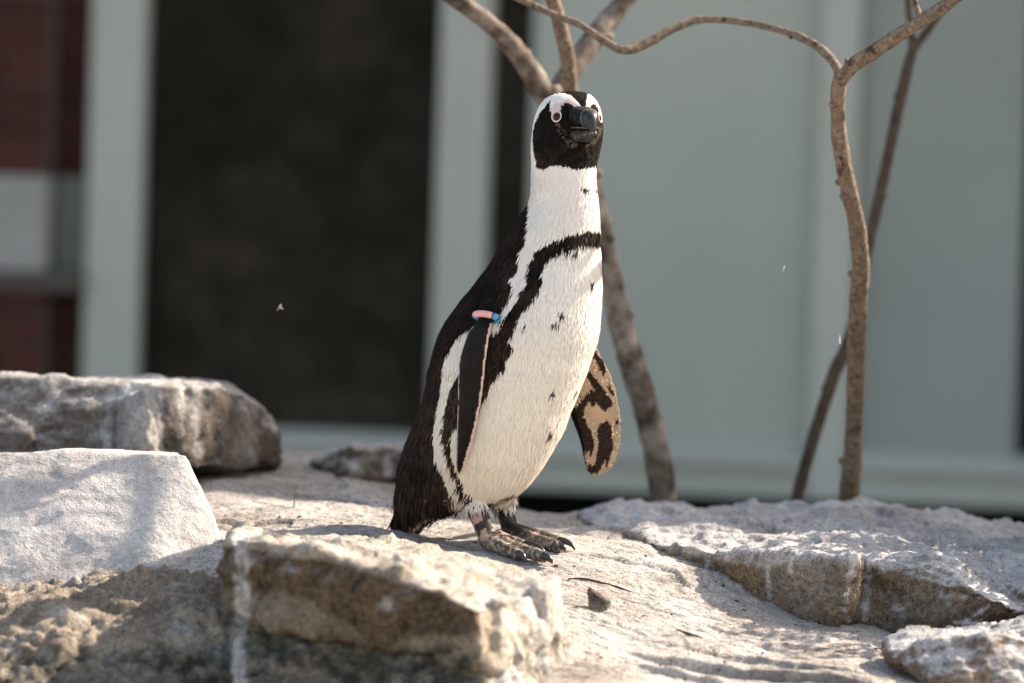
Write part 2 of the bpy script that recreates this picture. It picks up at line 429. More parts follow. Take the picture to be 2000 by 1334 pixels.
def paint_front(V, N, px, py):
    st = np.zeros((len(V), 3)); n = fbm(V * 18, 4, 60)
    edge = np.interp(px, [400, 480, 600, 740, 770, 860, 935, 960, 1100], [1062, 1062, 1082, 1116, 1128, 1150, 1190, 2000, 2000]) + 9 * n
    low = np.interp(px, [430, 520, 600, 680, 740, 860, 940], [1140, 1160, 1165, 1210, 1265, 1232, 1225]) + 22 * n
    st[:, 1] = sstep(0, 10, py - edge) * (1 - (.45 + .4 * sstep(0, .4, fbm(V * 8, 3, 63))) * sstep(-8, 20, py - low))
    st[:, 0] = tops(V, N, 61, .45, .9, .45) + .95 * drips(px, py, [([(466, 1050), (470, 1150), (462, 1220), (466, 1300), (455, 1400)], 17)], 12, 3) * sstep(-.75, -.1, fbm(V * 22, 3, 64)) * 1.2
    st[:, 0] = np.maximum(st[:, 0], .7 * (1 - sstep(8, 18, np.hypot(px - 755, (py - 1180)))))
    st[:, 0] = np.maximum(st[:, 0], .6 * sstep(960, 1000, px))  # right end whitened: its sunlight is painted into the stain
    st[:, 0] = np.maximum(st[:, 0], drips(px, py, [([(942, 1168), (962, 1165)], 12), ([(1030, 1140), (1034, 1170)], 9)], 3, 8))
    st[:, 2] = .95 * sstep(-.15, .3, fbm(V * 14, 4, 62)) * sstep(0, 40, py - low) * (1 - sstep(930, 950, px))
    return st
rock('foreground_rock', [[(440, 1060, -.48), (480, 1058, -.52), (600, 1078, -.57), (760, 1126, -.62), (935, 1190, -.68), (1092, 1138, -.50), (1100, 1250, -.52),
                          (470, 1037, -.22), (800, 1064, -.22), (1050, 1108, -.28), (436, 1190, -.5), (560, 1205, -.56), (935, 1300, -.66), (1090, 1330, -.5), (470, 1200, -.25), (1040, 1300, -.25)]],
     RK_BROWN, .0055, .012, paint_front, 'brown broken rock with a white dropping streak, in front of the penguin\'s tail', 100, smooth=1, plates=.008)

def paint_left(V, N, px, py):
    st = np.zeros((len(V), 3)); n = fbm(V * 12, 4, 70)
    st[:, 0] = .75 + .3 * n
    st[:, 2] = .22 * sstep(.3, .6, fbm(V * 10, 4, 71))
    st[:, 1] = .5 * sstep(1040, 1130, py + 40 * n)
    return st
rock('sloping_boulder', [[(-90, 884, .03), (150, 882, .03), (365, 890, .01), (400, 975, -.045), (434, 1052, -.075), (424, 1118, -.10), (300, 1106, -.155), (150, 1145, -.17), (-90, 1190, -.18),
                          (-90, 884, .25), (330, 886, .22), (410, 1010, .12), (-90, 1300, -.1), (410, 1220, -.1), (300, 1220, -.12)]],
     RK_SMOOTH, .006, .0032, paint_left, 'smooth pale boulder with a broad slanting face crossed by a branch shadow', 120)

def paint_mortar(V, N, px, py):
    st = np.zeros((len(V), 3)); n = fbm(V * 10, 4, 80)
    st[:, 0] = .3 * sstep(.1, .5, fbm(V * 16, 3, 81)) + .9 * drips(px, py, [([(462, 1180), (466, 1300), (450, 1420)], 15)], 13, 3) * sstep(-.7, -.1, fbm(V * 20, 3, 84)) * 1.2
    st[:, 0] = np.maximum(st[:, 0], .75 * sstep(940, 990, px))  # right end of the bank whitened too, as painted sunlight
    st[:, 1] = .4 + .5 * n
    st[:, 2] = sstep(1215, 1290, py + 35 * n) * (1 - sstep(900, 960, px)) * .9  # lower bank darkened: moss and shadow painted as one
    return st
rock('rubble_bank', [[(-110, 1165, -.20), (200, 1128, -.20), (330, 1098, -.19), (440, 1110, -.20), (480, 1180, -.40), (480, 1400, -.6), (-110, 1400, -.66), (-110, 1250, -.45), (200, 1235, -.45), (330, 1200, -.42), (-110, 1165, .05), (450, 1150, .05), (450, 1400, -.1), (-110, 1400, -.1)],
                     [(470, 1190, -.50), (700, 1240, -.58), (930, 1268, -.62), (1090, 1190, -.45), (1125, 1400, -.54), (940, 1400, -.68), (450, 1400, -.66), (480, 1200, -.2), (1080, 1200, -.2), (1080, 1400, -.2), (480, 1400, -.2)]],
     RK_MORTAR, .0055, .010, paint_mortar, 'crumbly lumpy mortar bank under the brown rock and the sloping boulder', 140, lumps=.020)

def paint_back(V, N, px, py):
    st = np.zeros((len(V), 3)); n = fbm(V * 11, 4, 90)
    st[:, 1] = (1 - sstep(.35, .7, N[:, 2] + .2 * n)) * sstep(-.5, .1, n) * np.where((px > 225) & (px < 320), .15, .85)  # browning thinned on the bulge, part of its painted sun patch
    st[:, 2] = .55 * sstep(320, 345, px + 20 * n) * sstep(-.4, .2, fbm(V * 16, 3, 93)) * (1 - sstep(.5, .8, N[:, 2]))
    st[:, 0] = tops(V, N, 91, .45, .9, .45) + .6 * drips(px, py, [([(350, 760), (355, 880)], 8), ([(380, 760), (385, 890)], 9), ([(95, 760), (90, 800)], 20), ([(215, 760), (205, 880)], 10)], 7, 5) + .5 * ((px > 230) & (px < 318))  # drips, plus the bulge's sun patch painted in as pale colour
    return st
rock('back_boulder', [[(-90, 740, .46), (80, 741, .44), (330, 748, .44), (430, 750, .5), (470, 762, .58), (520, 800, .66), (550, 858, .66), (552, 892, .68), (-90, 740, .9), (440, 746, .9), (540, 830, .9),
                       (-90, 910, .36), (200, 905, .38), (390, 920, .44), (540, 910, .66), (-90, 930, .9), (540, 930, .9)],
                      [(228, 800, .39), (245, 768, .38), (280, 756, .37), (306, 772, .37), (316, 820, .37), (310, 885, .36), (270, 898, .355), (236, 885, .37), (262, 800, .355), (292, 800, .352), (290, 870, .345), (250, 780, .5), (300, 880, .5)]],
     RK_DARK, .006, .007, paint_back, 'grey brown boulder behind, top bleached, below the brick pier', 160, smooth=5, plates=.005)

def paint_small(V, N, px, py):
    st = np.zeros((len(V), 3))
    st[:, 1] = .95 * (1 - sstep(.5, .85, N[:, 2])); st[:, 0] = tops(V, N, 96, .5, .95, .6) + .8 * drips(px, py, [([(690, 905), (688, 925)], 7), ([(755, 890), (760, 930)], 8)], 3, 2)
    return st
rock('brown_rock', [[(602, 908, .84), (640, 886, .84), (700, 880, .8), (800, 872, .78), (815, 935, .76), (690, 948, .76), (640, 930, .8), (640, 884, 1.0), (820, 866, 1.0), (820, 940, 1.0), (640, 940, .95)]],
     RK_BROWN, .006, .008, paint_small, 'small flat brown rock lying on the slab behind the penguin\'s tail', 170)

def paint_right(V, N, px, py):
    st = np.zeros((len(V), 3)); n = fbm(V * 14, 4, 65)
    up = sstep(.35, .7, N[:, 2] + .15 * n)
    st[:, 1] = (1 - up) * np.clip(.95 + .4 * n, 0, 1)
    lit_rim = np.exp(-((py - np.interp(px, [1300, 1480, 1660, 1850, 1960, 2000], [1072, 1098, 1098, 1114, 1172, 1190])) / 7) ** 2)  # sun-caught front edge, painted into the stain as white
    st[:, 0] = .35 * up + .95 * lit_rim * sstep(-.5, .1, n) + .95 * drips(px, py, [([(1475, 1090), (1500, 1110), (1502, 1165)], 5), ([(1385, 1065), (1380, 1105)], 6), ([(1663, 1090), (1664, 1120), (1645, 1180)], 6), ([(1695, 1098), (1697, 1130), (1690, 1210)], 6), ([(1545, 1095), (1543, 1118)], 5), ([(1650, 1200), (1658, 1215)], 4)], 4, 7)
    st[:, 2] = .8 * sstep(.3, .55, fbm(V * (14, 26, 14), 4, 66)) * up + .6 * sstep(1150, 1230, py + 30 * n) * (px > 1640) * (1 - up)
    return st
rock('right_boulder', [[(1300, 1070, .05), (1400, 1083, -.02), (1480, 1094, -.07), (1560, 1094, -.10), (1658, 1094, -.13), (1120, 1012, .5), (1180, 992, .62), (1500, 988, .66), (1700, 986, .66),
                        (1340, 1100, .03), (1500, 1190, -.05), (1600, 1228, -.11), (1645, 1190, -.13), (1700, 1240, -.02), (1700, 1090, .0), (1300, 1150, .4), (1700, 1200, .6)],
                       [(1666, 1092, -.06), (1760, 1097, -.07), (1850, 1110, -.09), (1950, 1170, -.14), (1660, 986, .66), (1850, 1000, .64), (2000, 1038, .56), (2200, 1090, .5), (2000, 1130, .1),
                        (1664, 1235, -.07), (1800, 1245, -.10), (1900, 1225, -.13), (1990, 1200, -.12), (2200, 1240, .0), (1700, 1240, .5), (2200, 1240, .5)],
                       [(1895, 1128, -.02), (2000, 1134, -.06), (2200, 1150, -.08), (2200, 1090, .2), (1900, 1090, .2), (1920, 1200, -.06), (2000, 1210, -.12), (2200, 1230, -.14)]],
     RK_GREY, .0042, .010, paint_right, 'large angular grey boulder with brown broken front edge beside the slab', 180, smooth=0, plates=.010)

def paint_corner(V, N, px, py):
    st = np.zeros((len(V), 3)); n = fbm(V * 15, 4, 67); up = sstep(.45, .8, N[:, 2] + .2 * n)
    st[:, 1] = (1 - up) * .95
    st[:, 0] = .2 * up + .9 * drips(px, py, [([(1790, 1240), (1800, 1290)], 7), ([(1850, 1238), (1862, 1290)], 5), ([(1980, 1260), (1990, 1340)], 14), ([(1740, 1262), (1800, 1248)], 8)], 6, 4)
    st[:, 2] = .5 * sstep(.25, .5, fbm(V * 20, 4, 68))
    return st
rock('corner_rock', [[(1728, 1262, -.36), (1800, 1250, -.4), (1900, 1240, -.42), (2000, 1226, -.4), (2200, 1200, -.35), (1740, 1285, -.4), (1830, 1345, -.46), (1960, 1400, -.5), (2200, 1400, -.5), (1760, 1250, -.2), (2200, 1190, -.1), (1800, 1400, -.2), (2200, 1400, -.1)]],
     RK_GREY, .0045, .008, paint_corner, 'lower brown grey rock below the angular boulder, streaked with white droppings', 190, smooth=1, plates=.009)

# ------------------------------------------------------------------ building behind
YAW = math.radians(-7.0)
WO = P(1000, 900, 5.0)
WU = np.array((math.cos(YAW), math.sin(YAW), 0)); WN = np.array((math.sin(YAW), -math.cos(YAW), 0)); WZ = np.array((0, 0, 1.0))
def wall_uv(px, py, off=0):
    r = P(px, py, 0) - CAM; o = WO + WN * off
    t = ((o - CAM) @ WN) / (r @ WN); h = CAM + r * t - WO
    return h @ WU, h[2]
def wbox(name, u0, u1, v0, v1, n0, n1, mat, parent, bevel=.004):
    c = WO + WU * (u0 + u1) / 2 + WZ * (v0 + v1) / 2 + WN * (n0 + n1) / 2
    return MB().box(c, WU * (u1 - u0) / 2, WN * (n1 - n0) / 2, WZ * (v1 - v0) / 2).obj(name, mat, parent, bevel=bevel)
PAINT = simple('grey_green_paint', (.44, .43, .36), .55, .3, .05, 3)
PANEL = simple('pale_grey_green_panel', (.385, .395, .325), .4, .4, .11, .9)  # broad tone noise paints in grime and soft reflections
PANEL2 = simple('dull_grey_green_panel', (.27, .285, .245), .4, .4, .13, .9)  # same painted grime and reflections, on a darker base
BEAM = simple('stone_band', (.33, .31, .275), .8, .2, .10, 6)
BEAM_M = simple('dark_stone_band', (.14, .145, .12), .8, .2, .1, 6)  # darker tone for the recessed part of the band
BEAM_D = simple('dark_brown_stone', (.10, .085, .07), .85, .2, .15, 9)  # dark brown tone for the ledge and the roof
BRK = Mat('red_brick', .9, .15); _oi = BRK.node('ShaderNodeObjectInfo')
BRK.color(BRK.mix(BRK.ramp(BRK.noise(9, 6, .65), (.3, (0, 0, 0)), (.75, (1, 1, 1))), BRK.ramp(_oi.outputs['Random'], (.0, (.034, .008, .007)), (.5, (.062, .013, .009)), (1., (.095, .026, .018))), (.075, .032, .027)))
BRK.bump((BRK.noise(40, 5, .6), .5, .004)); BRK = BRK.m
JOINT = simple('mortar_joint', (.12, .085, .072), .95, .1)
WALLM = simple('dark_render', (.12, .105, .09), .9, .2)
GL = Mat('dark_glass', .3, .06)
GL.color(GL.mix(GL.ramp(GL.noise(2.6, 8, .68, dist=.5), (.42, (0, 0, 0)), (.66, (1, 1, 1))), GL.ramp(GL.noise(9, 6, .7), (.3, (.004, .004, .002)), (.75, (.016, .014, .009))), GL.ramp(GL.noise(17, 7, .78), (.34, (.008, .006, .004)), (.70, (.072, .054, .038)))))  # dim interior and tree reflections painted as mottling in the pane
GL = GL.m
BLACK = simple('gap_dark', (.006, .006, .006), .9, .1)

bld = empty('building'); tag(bld, 'shaded building with red brick pier, grey green window frames and pale panels', 'building')
v_sill = wall_uv(1450, 872)[1]; v_bot = wall_uv(1450, 968)[1]
u1a, u1b = wall_uv(181, 400)[0], wall_uv(286, 400)[0]
u2a, u2b = wall_uv(861, 300)[0], wall_uv(961, 300)[0]
u3a, u3b = wall_uv(1592, 500)[0], wall_uv(1672, 500)[0]
up0 = wall_uv(1046, 60)[0]; u_end = wall_uv(1992, 600)[0]
v_top = 2.9
for a, b in ((u1a, u1b), (u2a, u2b), (u3a, u3b)):
    p_ = wbox('post', a, b, v_bot if a > u1a else gz - WO[2], v_top, .0, .075, PAINT, bld, .008)
# glazing left of the panels
wbox('window_pane', u1b + .003, u2a - .003, v_sill - .003, v_top, .0, .02, GL, bld, 0)
wbox('window_pane', u2b + .003, up0 - .003, v_sill - .003, v_top, -.01, .01, GL, bld, 0)
wbox('panel', up0, u3a - .003, v_sill - .003, v_top, .0, .03, PANEL, bld, .004)
wbox('panel', u3b + .003, u_end, v_sill - .003, v_top, .0, .025, PANEL2, bld, .004)
for nm, a, b in (('sill', u1b + .003, u3a - .003), ('sill', u3b + .003, u_end + .25)):
    vt, vb = v_sill, v_sill - .038
    # a sill that slopes outwards, then the rail below it
    q = []
    for u in (a, b):
        for n, v in ((-.01, vt + .004), (.03, vt), (.088, vb + .012), (.088, vb), (-.01, vb)):
            q.append(WO + WU * u + WN * n + WZ * v)
    MB().add(q, [(0, 1, 2, 3, 4), (9, 8, 7, 6, 5)] + [(k, k + 5, (k + 1) % 5 + 5, (k + 1) % 5) for k in range(5)]).obj(nm, PAINT, bld)
    wbox('rail', a, b, v_bot, vb - .003, -.01, .06, PAINT, bld, .006)
wbox('gap_shade_sheet', u1b + .003, u_end + 3, gz - WO[2], v_bot - .002, -.3, -.12, BLACK, bld, 0)  # black sheet painting the shade in the gap under the rail
wbox('end_gap_sheet', u_end + .004, u_end + 3, v_sill, v_top, -.3, -.1, BLACK, bld, 0)  # black sheet painting the dark of the gap past the panels
# brick pier with stone band
ub = wall_uv(112, 300)[0]
vA, vB = wall_uv(60, 342)[1], wall_uv(60, 528)[1]; vC = wall_uv(60, 563)[1]
uL = -3.2
bw = wbox('brick_wall', uL, u1a - .003, gz - WO[2], v_top, -.06, .0, JOINT, bld, 0)
pier = wbox('brick_pier', uL, ub, gz - WO[2], v_top, .003, .10, JOINT, bld, 0)
course, bl = .068, .222
def bricks(parent, ua, ub_, n0, va, vb):
    meshes = {}
    nrow = 0; v = va
    while v + course * .8 < vb:
        uu = ub_ - (.5 * bl if nrow % 2 else 0) if nrow % 2 else ub_
        edges = []
        e = ub_
        first = bl * (.48 if nrow % 2 else 1)
        while e > ua + .01:
            wdt = min(first if e == ub_ else bl, e - ua); edges.append((e - wdt, e)); e -= wdt
        for a, b in edges[:5]:
            k = round(b - a, 3)
            if k not in meshes:
                o = MB().box((0, 0, 0), WU * (k / 2 - .005), WN * .014, WZ * (course / 2 - .005)).obj('brick', BRK, parent, bevel=.003)
                meshes[k] = o.data
            else:
                o = bpy.data.objects.new('brick', meshes[k]); COL.objects.link(o); o.parent = parent
            o.location = WO + WU * (a + b) / 2 + WZ * (v + course / 2) + WN * (n0 + random.uniform(-.002, .002))
        v += course; nrow += 1
v_frame_top = wall_uv(60, -60)[1]
v_rock = wall_uv(60, 790)[1]
bricks(pier, ub - .6, ub, .102, vA + .004, v_frame_top); bricks(bw, ub + .002, u1a - .006, .002, vA + .004, v_frame_top)
bricks(pier, ub - .6, ub, .102, v_rock, vC - .002); bricks(bw, ub + .002, u1a - .006, .002, v_rock, vC - .002)
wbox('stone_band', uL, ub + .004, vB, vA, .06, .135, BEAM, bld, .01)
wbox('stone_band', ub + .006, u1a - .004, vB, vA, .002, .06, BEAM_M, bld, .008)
wbox('dark_ledge', uL, u1a - .004, vC, vB - .002, .02, .118, BEAM_D, bld, .006)
# upper storey and eaves, unseen above, shaped to lay their shade edge across the slab
H_EAVE = 4.9 - WO[2] - .42
wbox('upper_wall', uL - 4, 15, v_top + .002, H_EAVE + .2, -.3, .09, WALLM, bld, 0)
wbox('rear_wall', uL - 4, 15, gz - WO[2], H_EAVE + .2, -5.3, -5.0, WALLM, bld, 0)
wbox('side_wall', 14.7, 15, gz - WO[2], v_top, -5.0, -.3, WALLM, bld, 0)
wbox('side_wall', uL - 4, uL - 3.7, gz - WO[2], v_top, -5.0, -.3, WALLM, bld, 0)
ev = [(uL - 4.5, .62), (5.4, .74), (6.2, .84), (7.2, .86), (15.5, .86), (15.5, -5.9), (uL - 4.5, -5.9)]
q = [WO + WU * u_ + WN * n_ + WZ * v_ for v_ in (H_EAVE + .202, H_EAVE + .42) for u_, n_ in ev]; k_ = len(ev)
MB().add(q, [tuple(range(k_)), tuple(range(2 * k_ - 1, k_ - 1, -1))] + [(j, j + k_, (j + 1) % k_ + k_, (j + 1) % k_) for j in range(k_)]).obj('roof', BEAM_D, bld)

# ------------------------------------------------------------------ bare trees
BARK = Mat('pale_bark', .85, .2)
BARK.color(BARK.mix(1.0, BARK.mix(BARK.ramp(BARK.noise(130, 6, .7), (.36, (0, 0, 0)), (.66, (1, 1, 1))), BARK.ramp(BARK.noise(18, 4, .6), (.3, (.060, .040, .026)), (.7, (.115, .08, .054))), (.27, .205, .15)), BARK.ramp(BARK.noise(60, 3, .6), (.33, (.28, .26, .24)), (.42, (1, 1, 1))), 'MULTIPLY'))
BARK.bump((BARK.noise(70, 6, .65), .6, .004), (BARK.noise(220, 4, .6), .5, .0015)); BARK = BARK.m
BARK_D = Mat('dark_bark', .88, .2)
BARK_D.color(BARK_D.ramp(BARK_D.noise(40, 6, .65), (.3, (.035, .025, .018)), (.7, (.11, .078, .055))))
BARK_D.bump((BARK_D.noise(90, 6, .65), .6, .003)); BARK_D = BARK_D.m
BARK_G = Mat('mottled_grey_bark', .85, .2)
BARK_G.color(BARK_G.mix(BARK_G.ramp(BARK_G.noise(20, 6, .65), (.40, (0, 0, 0)), (.62, (1, 1, 1))), (.06, .042, .032), BARK_G.ramp(BARK_G.noise(9, 4, .6), (.3, (.18, .14, .105)), (.7, (.40, .34, .285)))))
BARK_G.bump((BARK_G.noise(60, 6, .65), .6, .005)); BARK_G = BARK_G.m
def limb(name, pts, mat, parent, seed, rough=.16, knots=0):
    """pts: (px, py, depth, width in pixels)"""
    A = [P(a, b, d) for a, b, d, _ in pts]; r = [wd / 2 * (D + d) / FPX for _, _, d, wd in pts]
    mb = MB(); mb.tube(A, r, 14, .006, rough=rough, seed=seed)
    rr = random.Random(seed)
    q = spline(np.hstack([np.array(A), np.array(r)[:, None]]), .006)
    for _ in range(knots):
        k = rr.randrange(3, len(q) - 3); t = q[k + 1, :3] - q[k, :3]; t /= np.linalg.norm(t)
        s_ = np.cross(t, (rr.uniform(-1, 1), rr.uniform(-1, 1), rr.uniform(-1, 1))); s_ /= np.linalg.norm(s_)
        c = q[k, :3]; R = q[k, 3]; e = rr.uniform(.1, .3)
        mb.tube([c + s_ * R * .6, c + s_ * R * 1.05 + t * R * .1, c + s_ * R * (1.1 + e) + t * R * .35], [R * .5, R * .42, R * .25], 7, .003)
    return mb.obj(name, mat, parent, True)

t = empty('tree'); tag(t, 'bare pale tree with kinked trunk and one thin arching branch, at the angular boulder', 'tree', 'bare little trees')
limb('trunk', [(1652, 1030, .74, 46), (1656, 985, .72, 42), (1664, 900, .66, 38), (1670, 780, .58, 36), (1673, 660, .50, 36), (1678, 560, .43, 36), (1681, 515, .40, 36), (1673, 435, .35, 34), (1660, 375, .31, 34), (1645, 310, .27, 30), (1637, 240, .23, 30), (1637, 180, .2, 32), (1642, 145, .18, 30)], BARK, t, 3, .15, 12)
limb('branch', [(1640, 160, .185, 26), (1665, 128, .17, 30), (1710, 98, .15, 30), (1765, 62, .13, 28), (1810, 34, .11, 28), (1860, 0, .09, 26), (1930, -60, .06, 24), (1990, -150, .03, 20), (2040, -260, 0, 14)], BARK, t, 4, .15, 7)
limb('branch', [(1641, 150, .18, 18), (1632, 128, .20, 18), (1612, 103, .23, 17), (1575, 78, .275, 16), (1520, 58, .325, 14), (1450, 43, .365, 14), (1372, 38, .385, 15), (1320, 54, .375, 16), (1275, 78, .36, 18), (1240, 94, .35, 19), (1212, 97, .34, 18), (1180, 80, .35, 17), (1130, 47, .37, 15), (1085, 30, .385, 14), (1020, 0, .40, 13), (950, -40, .41, 12), (860, -120, .42, 9)], BARK, t, 5, .2, 14)
limb('twig', [(1795, 42, .11, 12), (1793, 22, .12, 13), (1786, 0, .13, 12), (1778, -40, .15, 10), (1770, -120, .18, 6)], BARK, t, 6, .1, 2)

t = empty('tree'); tag(t, 'thin dark bare tree leaning behind the kinked pale trunk, forked at its top', 'tree', 'bare little trees')
limb('trunk', [(1540, 1040, .95, 26), (1556, 975, .95, 27), (1580, 885, .95, 25), (1608, 795, .95, 25), (1634, 718, .95, 27), (1655, 672, .95, 24), (1676, 590, .95, 22), (1695, 490, .95, 21), (1716, 390, .95, 22), (1738, 290, .95, 23), (1757, 200, .95, 24), (1776, 120, .95, 22), (1784, 92, .95, 20)], BARK_D, t, 13, .12, 8)
limb('branch', [(1782, 100, .95, 15), (1779, 60, .95, 14), (1774, 10, .96, 13), (1768, -80, .98, 10)], BARK_D, t, 14, .12, 2)
limb('branch', [(1782, 100, .95, 18), (1800, 75, .95, 17), (1822, 45, .94, 15), (1846, 5, .93, 14), (1880, -80, .9, 10)], BARK_D, t, 15, .12, 2)

t = empty('tree'); tag(t, 'stout forked bare tree with mottled trunk curving behind the penguin', 'tree', 'bare little trees')
limb('trunk', [(1298, 1050, .85, 56), (1296, 985, .85, 54), (1285, 900, .83, 52), (1262, 800, .80, 52), (1236, 715, .78, 50), (1208, 620, .76, 48), (1188, 520, .74, 48), (1168, 430, .72, 46), (1146, 350, .70, 46), (1112, 270, .68, 48), (1080, 205, .66, 52), (1070, 172, .66, 52)], BARK_G, t, 23, .12, 10)
limb('branch', [(1080, 205, .66, 46), (1056, 172, .65, 46), (1030, 130, .64, 40), (1000, 90, .62, 38), (960, 50, .6, 36), (915, 15, .58, 32), (870, -15, .56, 30), (780, -90, .5, 22)], BARK_G, t, 24, .12, 5)
limb('branch', [(1080, 215, .66, 46), (1092, 172, .67, 42), (1120, 128, .68, 44), (1160, 75, .7, 44), (1200, 25, .72, 40), (1240, -25, .74, 36), (1300, -110, .78, 26)], BARK_G, t, 25, .12, 5)
limb('branch', [(1126, 290, .66, 30), (1118, 230, .6, 31), (1113, 170, .56, 31), (1108, 115, .52, 30), (1098, 70, .5, 28), (1086, 20, .48, 27), (1074, -20, .46, 26), (1060, -110, .44, 20)], BARK, t, 26, .12, 6)

# ------------------------------------------------------------------ penguin
FB, FH = math.radians(55), math.radians(25)     # body and head turn away from the lens
OUT = np.array([(178.5, 1112, 1122), (181, 1092, 1142), (185, 1078, 1151), (192, 1066, 1160), (205, 1055, 1169), (220, 1048, 1174), (240, 1042, 1177), (260, 1040, 1177), (280, 1038, 1175), (300, 1038, 1170),
    (320, 1039, 1165), (340, 1038, 1163), (360, 1037, 1164), (380, 1037, 1166), (400, 1031, 1168), (420, 1018, 1170), (440, 1003, 1171), (460, 992, 1172), (480, 980, 1172), (500, 968, 1173), (520, 955, 1173),
    (540, 940, 1174), (560, 925, 1175), (580, 908, 1174), (600, 893, 1173), (620, 878, 1172), (640, 866, 1170), (660, 857, 1167), (680, 850, 1161), (700, 845, 1154), (720, 839, 1148), (740, 836, 1140),
    (760, 832, 1132), (780, 828, 1124), (800, 821, 1115), (820, 813, 1108), (840, 805, 1100), (860, 797, 1089), (880, 790, 1078), (900, 783, 1066), (920, 779, 1052), (940, 777, 1036), (955, 776, 1022), (966, 776, 1004), (976, 776, 972), (984, 776, 935), (992, 775, 902), (1000, 774, 872), (1008, 773, 845), (1018, 772, 828), (1030, 771, 815), (1040, 770, 803), (1045, 772, 790)])
def prof(py):
    l = np.interp(py, OUT[:, 0], OUT[:, 1]); r = np.interp(py, OUT[:, 0], OUT[:, 2])
    xc, wd = (l + r) / 2, (r - l) / 2
    ratio = np.interp(py, [178, 230, 320, 420, 560, 760, 900, 940, 976, 1000, 1020, 1045], [1.05, 1.05, .98, .9, .9, .92, .86, .76, .68, .68, .8, .8])
    dc = -(np.interp(py, [178, 400, 560, 700, 800, 900, 940, 976, 1010, 1045], [1108, 1104, 1052, 1000, 968, 926, 906, 880, 810, 785]) - 980) * S / math.tan(FB) * .9
    return xc, wd, ratio, dc
rings = []
for py_ in np.concatenate([np.array([178.5, 179.5, 181, 183]), np.arange(186, 960, 4.), np.arange(960, 1046, 2.5)]):
    # soft smoothing of the measured outline
    v = np.array([prof(min(max(py_ + k, 178.5), 1045)) for k in ((-6, -3, 0, 3, 6) if 200 < py_ < 1030 else (0,))]).mean(0)
    xc, wd, ra, dc = v
    c = P(xc, py_, dc); a = wd * (D + dc) / FPX; b = a * ra
    th = np.linspace(0, 2 * math.pi, 72, endpoint=False)
    sk = max(0, (1 - ra)) * 1.1
    # superellipse keeps flanks a little full
    ct, sn = np.cos(th), np.sin(th)
    rings.append(c + np.outer(a * ct, CR) + np.outer(b * sn - sk * a * ct, FWD))
body_mb = MB(); body_mb.rings(rings)
# a little fullness for the thigh above each leg
def blob(mb, c, ax):
    V, Fc = [], []
    nu, nv = 16, 12
    for i in range(nv + 1):
        ph = math.pi * (i + .001) / (nv + .002)
        for j in range(nu):
            t_ = 2 * math.pi * j / nu
            V.append(np.asarray(c) + ax[0] * math.sin(ph) * math.cos(t_) + ax[1] * math.sin(ph) * math.sin(t_) + ax[2] * math.cos(ph))
    R_ = [V[i * nu:(i + 1) * nu] for i in range(nv + 1)]
    mb.rings(R_)
blob(body_mb, P(924, 940, .004), (CR * 27 * S, FWD * 27 * S, CU * 48 * S + CR * -14 * S))
blob(body_mb, P(980, 950, .035), (CR * 28 * S, FWD * 26 * S, CU * 34 * S))
# cheek and forehead volume in front, where the bill sits
hF = CR * math.sin(FH) - FWD * math.cos(FH); hR = -CR * math.cos(FH) - FWD * math.sin(FH)   # head forward, bird's right
HC = P(1108, 240, prof(240)[3])
blob(body_mb, HC + hF * 38 * S - CU * 8 * S, (hF * 38 * S, hR * 40 * S, CU * 38 * S))

def flipper(outl, axes_w, thick, dfun, flatw):
    """lens-section blade: outl rows (py, left px, right px); dfun gives depth of the middle; flatw = depth change per pixel across"""
    mb = MB(); R_ = []
    for py_, l, r in outl:
        xm = (l + r) / 2; hw = (r - l) / 2; d0 = dfun(xm, py_); ring = []
        tk = thick(py_) * S
        for a in np.linspace(0, 2 * math.pi, 28, endpoint=False):
            c, s_ = math.cos(a), math.sin(a)
            ring.append(P(xm + hw * c, py_, d0 + flatw * hw * c * S) + FWD * (tk * s_ * (1 - .25 * c) ))
        R_.append(np.array(ring))
    mb.rings(R_); return mb
def surf_d(px_, py_):          # depth of the near surface of the body
    xc, wd, ra, dc = prof(py_); u = np.clip((px_ - xc) / wd, -.98, .98)
    return dc - wd * S * ra * math.sqrt(1 - u * u) - (max(0, 1 - ra) * 1.1) * u * wd * S
NF = [(560, 945, 985), (585, 942, 984), (605, 936, 978), (620, 932, 970), (632, 930, 962), (650, 914, 957), (686, 902, 952), (708, 896, 949), (751, 894, 945), (789, 894, 940), (830, 892, 931), (870, 891, 921), (905, 890, 911), (918, 891, 906), (927, 895, 901)]
NFi = [(y_, np.interp(y_, [q[0] for q in NF], [q[1] for q in NF]), np.interp(y_, [q[0] for q in NF], [q[2] for q in NF])) for y_ in np.linspace(560, 927, 60)]
_nd = [surf_d(920, y_) for y_ in range(560, 930, 10)]
near_mb = flipper(NFi, None, lambda y_: np.interp(y_, [560, 620, 700, 900, 927], [12, 11, 9, 6, 2]),
                  lambda x_, y_: surf_d(x_, y_) + np.interp(y_, [560, 600, 640, 700, 800, 927], [.012, .0, -.012, -.016, -.014, -.012]), -.55)
FFo = [(600, 1090, 1130), (640, 1100, 1146), (673, 1104, 1163), (700, 1104, 1177), (730, 1104, 1193), (762, 1106, 1204), (800, 1110, 1211), (815, 1115, 1213), (843, 1126, 1214), (870, 1134, 1212), (897, 1140, 1204), (911, 1143, 1197), (920, 1146, 1190), (926, 1154, 1177), (929, 1162, 1168)]
FFi = [(y_, np.interp(y_, [q[0] for q in FFo], [q[1] for q in FFo]), np.interp(y_, [q[0] for q in FFo], [q[2] for q in FFo])) for y_ in np.linspace(600, 929, 60)]
far_mb = flipper(FFi, None, lambda y_: np.interp(y_, [600, 700, 900, 929], [11, 8, 5, 2]),
                 lambda x_, y_: np.interp(y_, [600, 700, 820, 929], [.05, .07, .085, .095]), -.25)

